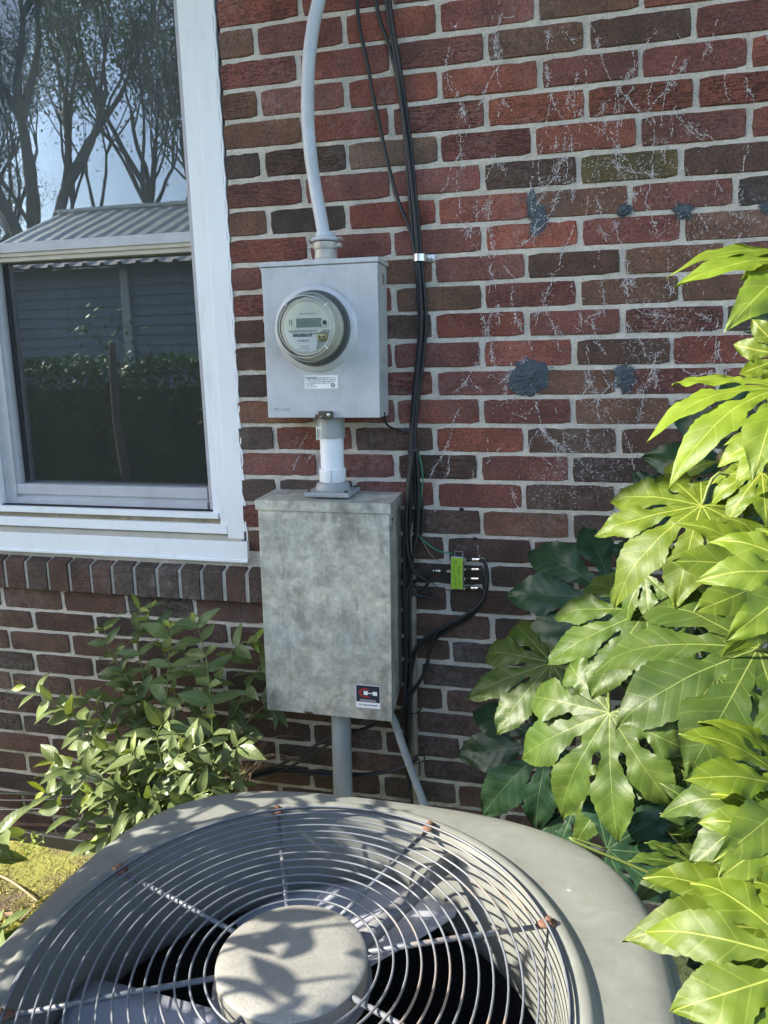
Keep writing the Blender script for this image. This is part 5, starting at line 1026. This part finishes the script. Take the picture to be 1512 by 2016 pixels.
def creep(p, ang, ln, dens, lv=0):
    t = 0.0; a = ang; x, z = p.x, p.z; ph = r_.uniform(0, 99)
    while t < ln:
        st = r_.uniform(.002, .005); a += r_.gauss(0, .16); a += (ang-a)*.15; x += math.cos(a)*st; z += math.sin(a)*st; t += st
        k = mnoise.noise(Vector((t*28+ph, ph, lv)))*.8+mnoise.noise(Vector((x*14, z*14, 7)))*.7
        if k < -.24: continue
        if r_.random() < .75: hair(x, z, a+r_.gauss(0, .25), st*r_.uniform(.8, 1.8), r_.uniform(.0008, .0020))
        if k > -.02:
            for q in range(int(dens*r_.random()*9*(k+.35))): hair(x+r_.gauss(0, .0045), z+r_.gauss(0, .004), r_.uniform(0, 6.28), r_.uniform(.002, .008), r_.uniform(.0005, .0010))
        if lv < 2 and r_.random() < .018: creep(Vector((x, 0, z)), a+r_.choice((-1, 1))*r_.uniform(.25, .7), ln*r_.uniform(.10, .35), dens, lv+1)
for tr in TR:
    P_ = [at(x, y) for x, y in tr]; heavy = r_.random()
    for a, b_ in zip(P_[:-1], P_[1:]):
        creep(a, math.atan2(b_.z-a.z, b_.x-a.x), (b_-a).length, .5+1.1*heavy)
for k in range(60):
    p = at(r_.uniform(860, 1500), r_.uniform(0, 880)); creep(p, -1.57+r_.gauss(0, .5), r_.uniform(.05, .22), r_.uniform(.3, 1.2), 1)
for k in range(1300):
    cx_, cy_ = r_.choice(((1270, 700), (1320, 640), (1290, 330), (1180, 330), (1130, 920), (1080, 960), (1230, 780), (1190, 900), (1000, 780), (1350, 460), (1450, 440), (1290, 610)))
    p = at(cx_+r_.gauss(0, 38), cy_+r_.gauss(0, 30)); hair(p.x, p.z, r_.uniform(0, 6.28), r_.uniform(.003, .011), r_.uniform(.0004, .0009))
for k in range(160):
    p = at(r_.uniform(860, 1500), r_.uniform(0, 1000)); hair(p.x, p.z, r_.uniform(0, 6.28), r_.uniform(.001, .0022), r_.uniform(.0010, .0018))
MT['ivy'] = simple('dried_rootlets', (0.52, 0.49, 0.48), 0.9, var=0.4, scale=40)
tag(ivy.build('dried_ivy_rootlets', MT['ivy'], None), 'pale dried ivy rootlets scribbled over the upper right bricks', 'rootlets', kind='stuff')

# ------------------------------------------------------------------ moss tufts, litter and small things on the ground
r_ = random.Random(12); moss = MB()
for k in range(15000):
    x = r_.uniform(-1.95, -.72); y = -.06-r_.random()**.8*.62
    if mnoise.noise(Vector((x*3.5, y*3.5, 5))) < -.12+.25*r_.random()-(y+.1)*-.25: continue
    z = -.012+.03*mnoise.noise(Vector((x*4, y*4, 0)))*max(0, 1-math.hypot(x+1.4, y+.8)/2.5)
    h = r_.uniform(.005, .014); a = r_.uniform(0, 6.28); w = r_.uniform(.0015, .0035); l = r_.uniform(-.006, .006)
    moss.add([(x-math.cos(a)*w, y-math.sin(a)*w, z), (x+math.cos(a)*w, y+math.sin(a)*w, z), (x+l, y+r_.uniform(-.006, .006), z+h)], [(0, 1, 2)])
MT['moss'] = simple('moss_tuft', (0.36, 0.34, 0.07), 0.9, var=0.45, scale=16)
tag(moss.build('moss', MT['moss'], None), 'yellow green moss carpeting the ground at lower left', 'moss', kind='stuff')
lit = MB()
for k in range(500):
    x = r_.uniform(-2.0, -.72); y = r_.uniform(-1.0, -.30); a = r_.uniform(0, 6.28); l = r_.uniform(.008, .030); w = l*r_.uniform(.08, .45); z = r_.uniform(.002, .012); t = r_.uniform(-.006, .012)
    c_, s_ = math.cos(a), math.sin(a); lit.add([(x-c_*l, y-s_*l, z), (x+s_*w, y-c_*w, z+.003), (x+c_*l, y+s_*l, z+t), (x-s_*w, y+c_*w, z+.003)], [(0, 1, 2, 3)])
MT['litter'] = simple('leaf_litter', (0.20, 0.13, 0.075), 0.9, var=0.6, scale=14)
tag(lit.build('leaf_litter', MT['litter'], None), 'dry brown leaf litter and chips over the soil', 'litter', kind='stuff')
def atz0(px, py): return atz(px, py, .012)
MT['twig'] = simple('dry_twig', (0.30, 0.22, 0.14), 0.85, var=0.3, scale=30)
a, b_ = atz0(-20, 1715), atz0(75, 1775); tag(MB().tube(spline([a, a.lerp(b_, .5)+Vector((0, .004, .006)), b_]), [.004-.0001*i for i in range(17)], 6).build('dry_twig', MT['twig'], None, True), 'pale dry twig lying on the moss at the left edge', 'twig')
a, b_ = atz0(40, 1812), atz0(95, 1776); tag(MB().tube(spline([a, a.lerp(b_, .5)+Vector((0, .004, .01)), b_]), [.0026-.00008*i for i in range(17)], 6).build('dry_twig', MT['twig'], None, True), 'thin dark twig beside the condenser corner', 'twig')
MT['edging'] = simple('black_edging', (0.012, 0.012, 0.013), 0.5, var=0.2)
tag(MB().box(-2.6, -.60, -.05, -.035, -.02, .028, .003).build('edging_strip', MT['edging'], None), 'low black plastic edging strip along the wall foot', 'edging')
weed = empty('small_weed', at(62, 1668, -.24), 'tiny sunlit weed sprouting from the moss near the edging', 'weed')
wst = [[at(50, 1690, -.24), at(58, 1665, -.24), at(70, 1645, -.24)], [at(50, 1690, -.24), at(66, 1668, -.245), at(84, 1655, -.25)], [at(50, 1690, -.24), at(48, 1670, -.235), at(44, 1655, -.23)]]
sv = LM; LM = LY; shrub_stems(weed, wst, 3, rad=.0012, gap=.014, scale=.36); LM = sv
tuft = empty('dry_grass_tuft', at(480, 1600, -.16), 'wispy dry grass strands between shrub and thick conduit', 'grass')
for k in range(16):
    b_ = at(455+r_.uniform(-12, 30), 1560, -.16); e_ = at(r_.uniform(470, 600), r_.uniform(1430, 1600), r_.uniform(-.20, -.10)); m_ = (b_+e_)/2+Vector((r_.uniform(-.02, .02), 0, r_.uniform(.02, .07)))
    MB().tube(spline([b_, m_, e_], 6), [.0008-.00004*i for i in range(13)], 4).build('strand', MT['twig'], tuft, True)

# ------------------------------------------------------------------ the yard behind the camera, which the window glass mirrors
MT['lawn'] = simple('far_leaf', (0.07, 0.11, 0.025), 0.6, var=0.4, scale=1.5)
MT['hedgeleaf'] = simple('hedge_leaf', (0.10, 0.20, 0.035), 0.5, var=0.5, scale=2.5)
MT['treebark'] = simple('tree_bark', (0.14, 0.12, 0.10), 0.95, var=0.3, scale=6)
MT['springleaf'] = simple('spring_leaf', (0.13, 0.17, 0.05), 0.6, var=0.4, scale=1.2)
MT['siding'] = simple('siding_blue_grey', (0.24, 0.29, 0.35), 0.6, var=0.1, scale=3)
def roof_mat():
    m, nt, b = newmat('ribbed_metal_roof'); v = coords(nt); n = noise(nt, v, 4, 4)
    L(nt, mix(nt, n, (0.58, 0.57, 0.53), (0.72, 0.70, 0.66)), b.inputs['Base Color']); b.inputs['Metallic'].default_value = 0.2; b.inputs['Roughness'].default_value = 0.45; return m
MT['ribroof'] = roof_mat()
e0, e1 = refl(-260, 525, 7.0), refl(560, 505, 7.0); ey = e0.y; ez0 = (refl(200, 520, 7.0)).z; rg = refl(240, 414, 9.6); ry = rg.y; rz = rg.z
xl = refl(112, 424, 9.6).x; xr = 1.5
shed = empty('neighbour_shed', ((xl+xr)/2, ey, 0), 'low blue grey shed with ribbed metal roof mirrored in the window', 'shed')
nr = int((xr-xl)/.26); v = []; f = []
for i in range(nr+1):
    for dx, dz in ((0, 0), (.05, 0), (.065, .035), (.10, .035), (.115, 0)):
        x = xl+i*.26+dx*1.4; v += [(x, ey, ez0+dz), (x, ry, rz+dz)]
for i in range(len(v)//2-1): f.append((2*i, 2*i+2, 2*i+3, 2*i+1))
MB().add(v, f).build('roof', MT['ribroof'], shed)
MB().add([(xl, ry, rz), (xr, ry, rz), (xr, ry-2.6, ez0), (xl, ry-2.6, ez0)], [(0, 1, 2, 3)]).build('roof_back', MT['ribroof'], shed)
MB().box(xl, xr, ry-.08, ry+.08, rz+.02, rz+.07).build('ridge_cap', MT['ribroof'], shed)
sd = MB(); nbd = int((ez0+.13)/.13)
for i in range(nbd+1):
    z = i*.13; sd.add([(xl+.3, ey-.35, z), (xr-.3, ey-.35, z), (xr-.3, ey-.372, z+.128), (xl+.3, ey-.372, z+.128), (xl+.3, ey-.372, z), (xr-.3, ey-.372, z)], [(0, 1, 2, 3), (4, 5, 1, 0)])
sd.build('siding', MT['siding'], shed); MB().box(xl+.3, xr-.3, ry-2.4, ey-.40, -.02, ez0).build('body', MT['siding'], shed)
for px in (238,): p = refl(px, 600, 7.25); MB().box(p.x-.06, p.x+.06, ey-.34, ey-.30, 0, ez0-.02).build('post', MT['soffit'], shed)
# hedge with an uneven top in front of the shed
r_ = random.Random(31); hd = MB(); core = MB(); hy = refl(200, 800, 4.6).y
hx0, hx1 = refl(-500, 800, 4.6).x, refl(900, 800, 4.6).x
def htop(x): return 1.50+.22*mnoise.noise(Vector((x*1.3, 2, 0)))+.14*mnoise.noise(Vector((x*4, 7, 0)))
for k in range(26000):
    x = r_.uniform(hx0, hx1); z = htop(x)*(r_.random()**.75); y = hy+.38*(1-.25*(z/1.6)**2)*(1+.25*mnoise.noise(Vector((x*3, z*3, 1))))+r_.uniform(-.12, .05)
    if r_.random() < .18: z = htop(x)+r_.uniform(-.05, .10)*r_.random(); y = hy+r_.uniform(-.35, .35)
    l = r_.uniform(.02, .045); a = Vector((r_.uniform(-1, 1), r_.uniform(-.4, 1), r_.uniform(-1, 1))).normalized(); b_ = a.cross(Vector((r_.uniform(-1, 1), r_.uniform(-1, 1), r_.uniform(-1, 1)))).normalized()
    c = Vector((x, y, z)); hd.add([c-a*l, c+b_*l*.5, c+a*l, c-b_*l*.5], [(0, 1, 2, 3)])
hedge = empty('garden_hedge', ((hx0+hx1)/2, hy, 0), 'dark clipped hedge mirrored in the lower window pane', 'hedge')
tag(hd.build('foliage', MT['hedgeleaf'], hedge), kind='stuff'); core.box(hx0, hx1, hy-.30, hy+.26, -.02, 1.30).build('core', MT['hedgeleaf'], hedge)
def tree(px, py, dist, height, seed, lab_, nleaf=9000, spread=.55, r0=.20, lean_=0.0, depth=6):
    b_ = refl(px, py, dist); base = Vector((b_.x, b_.y, -.02)); r_ = random.Random(seed); wood = MB(); tips = []
    root = empty('yard_tree', base, lab_, 'tree', 'trees mirrored in the window')
    def grow(p, d, ln, rad, lv):
        pts = [p]; q = p.copy(); dd = d.copy()
        for i in range(4):
            dd = (dd+Vector((r_.gauss(0, .10), r_.gauss(0, .10), .05 if lv else 0))).normalized(); q = q+dd*ln/4; pts.append(q.copy())
        wood.tube(pts, [rad*(1-.10*i) for i in range(5)], 6 if lv < 3 else 4, cap=False)
        if lv >= 3: tips.extend(pts[1:])
        if lv >= depth: return
        for k in range(r_.choice((2, 3, 3)) if lv else r_.choice((3, 4))):
            a = Vector((r_.gauss(0, 1), r_.gauss(0, 1), r_.gauss(0, .5))).normalized(); nd_ = (dd+a*spread*r_.uniform(.6, 1.2)+Vector((0, 0, .18))).normalized()
            grow(pts[-1] if r_.random() < .7 else pts[-2], nd_, ln*r_.uniform(.62, .82), rad*.6*r_.uniform(.75, 1.05), lv+1)
    grow(base, Vector((lean_, 0, 1)).normalized(), height*.32, r0, 0)
    wood.build('trunk', MT['treebark'], root, True); lv_ = MB()
    for k in range(nleaf):
        c = r_.choice(tips)+Vector((r_.gauss(0, .28), r_.gauss(0, .28), r_.gauss(0, .28))); l = r_.uniform(.03, .065); a = Vector((r_.uniform(-1, 1), r_.uniform(-1, 1), r_.uniform(-1, 1))).normalized(); b2 = a.cross(Vector((.3, r_.uniform(-1, 1), 1))).normalized()
        lv_.add([c-a*l, c+b2*l*.55, c+a*l, c-b2*l*.55], [(0, 1, 2, 3)])
    tag(lv_.build('crown', MT['springleaf'], root), kind='stuff')
tree(100, 420, 15.0, 13.0, 3, 'big many-stemmed tree mirrored at the left of the upper pane', 14000, .50, .34)
tree(192, 420, 19.0, 13.0, 8, 'leaning slim tree mirrored in the middle of the upper pane', 14000, .5, .20, -.18)
tree(262, 420, 16.0, 12.0, 14, 'forked tree mirrored right of the middle of the upper pane', 14000, .55, .20, .10)
tree(345, 420, 21.0, 15.0, 22, 'dense tree mirrored at the right of the upper pane', 14000, .6, .30)
tree(-90, 420, 22.0, 14.0, 27, 'tree mirrored beyond the left edge of the window', 9000, .6, .30)
tree(10, 440, 24.0, 11.0, 35, 'low dense tree mirrored at the lower left of the upper pane', 16000, .75, .26)
tree(440, 420, 24.0, 14.0, 41, 'tree mirrored beyond the right edge of the window', 9000, .6, .30)
st_ = refl(238, 900, 3.9); tr2 = empty('slim_trunk_shrub', (st_.x, st_.y, 0), 'slim brown trunk mirrored in front of the hedge', 'trunk')
MB().tube(spline([(st_.x+.04, st_.y, -.02), (st_.x, st_.y, .5), (st_.x-.05, st_.y, 1.1), (st_.x-.04, st_.y, 1.7)]), [.055-.0012*i for i in range(25)], 8).build('trunk', MT['treebark'], tr2, True)
lf = MB()
for k in range(90):
    c = Vector((st_.x-.04+r_.gauss(0, .14), st_.y+r_.gauss(0, .14), 1.75+r_.gauss(0, .16))); a = Vector((r_.uniform(-1, 1), r_.uniform(-1, 1), r_.uniform(-1, 1))).normalized(); b2 = a.cross(Vector((.3, .2, 1))).normalized(); l = .03; lf.add([c-a*l, c+b2*l*.5, c+a*l, c-b2*l*.5], [(0, 1, 2, 3)])
tag(lf.build('foliage', MT['hedgeleaf'], tr2), kind='stuff')
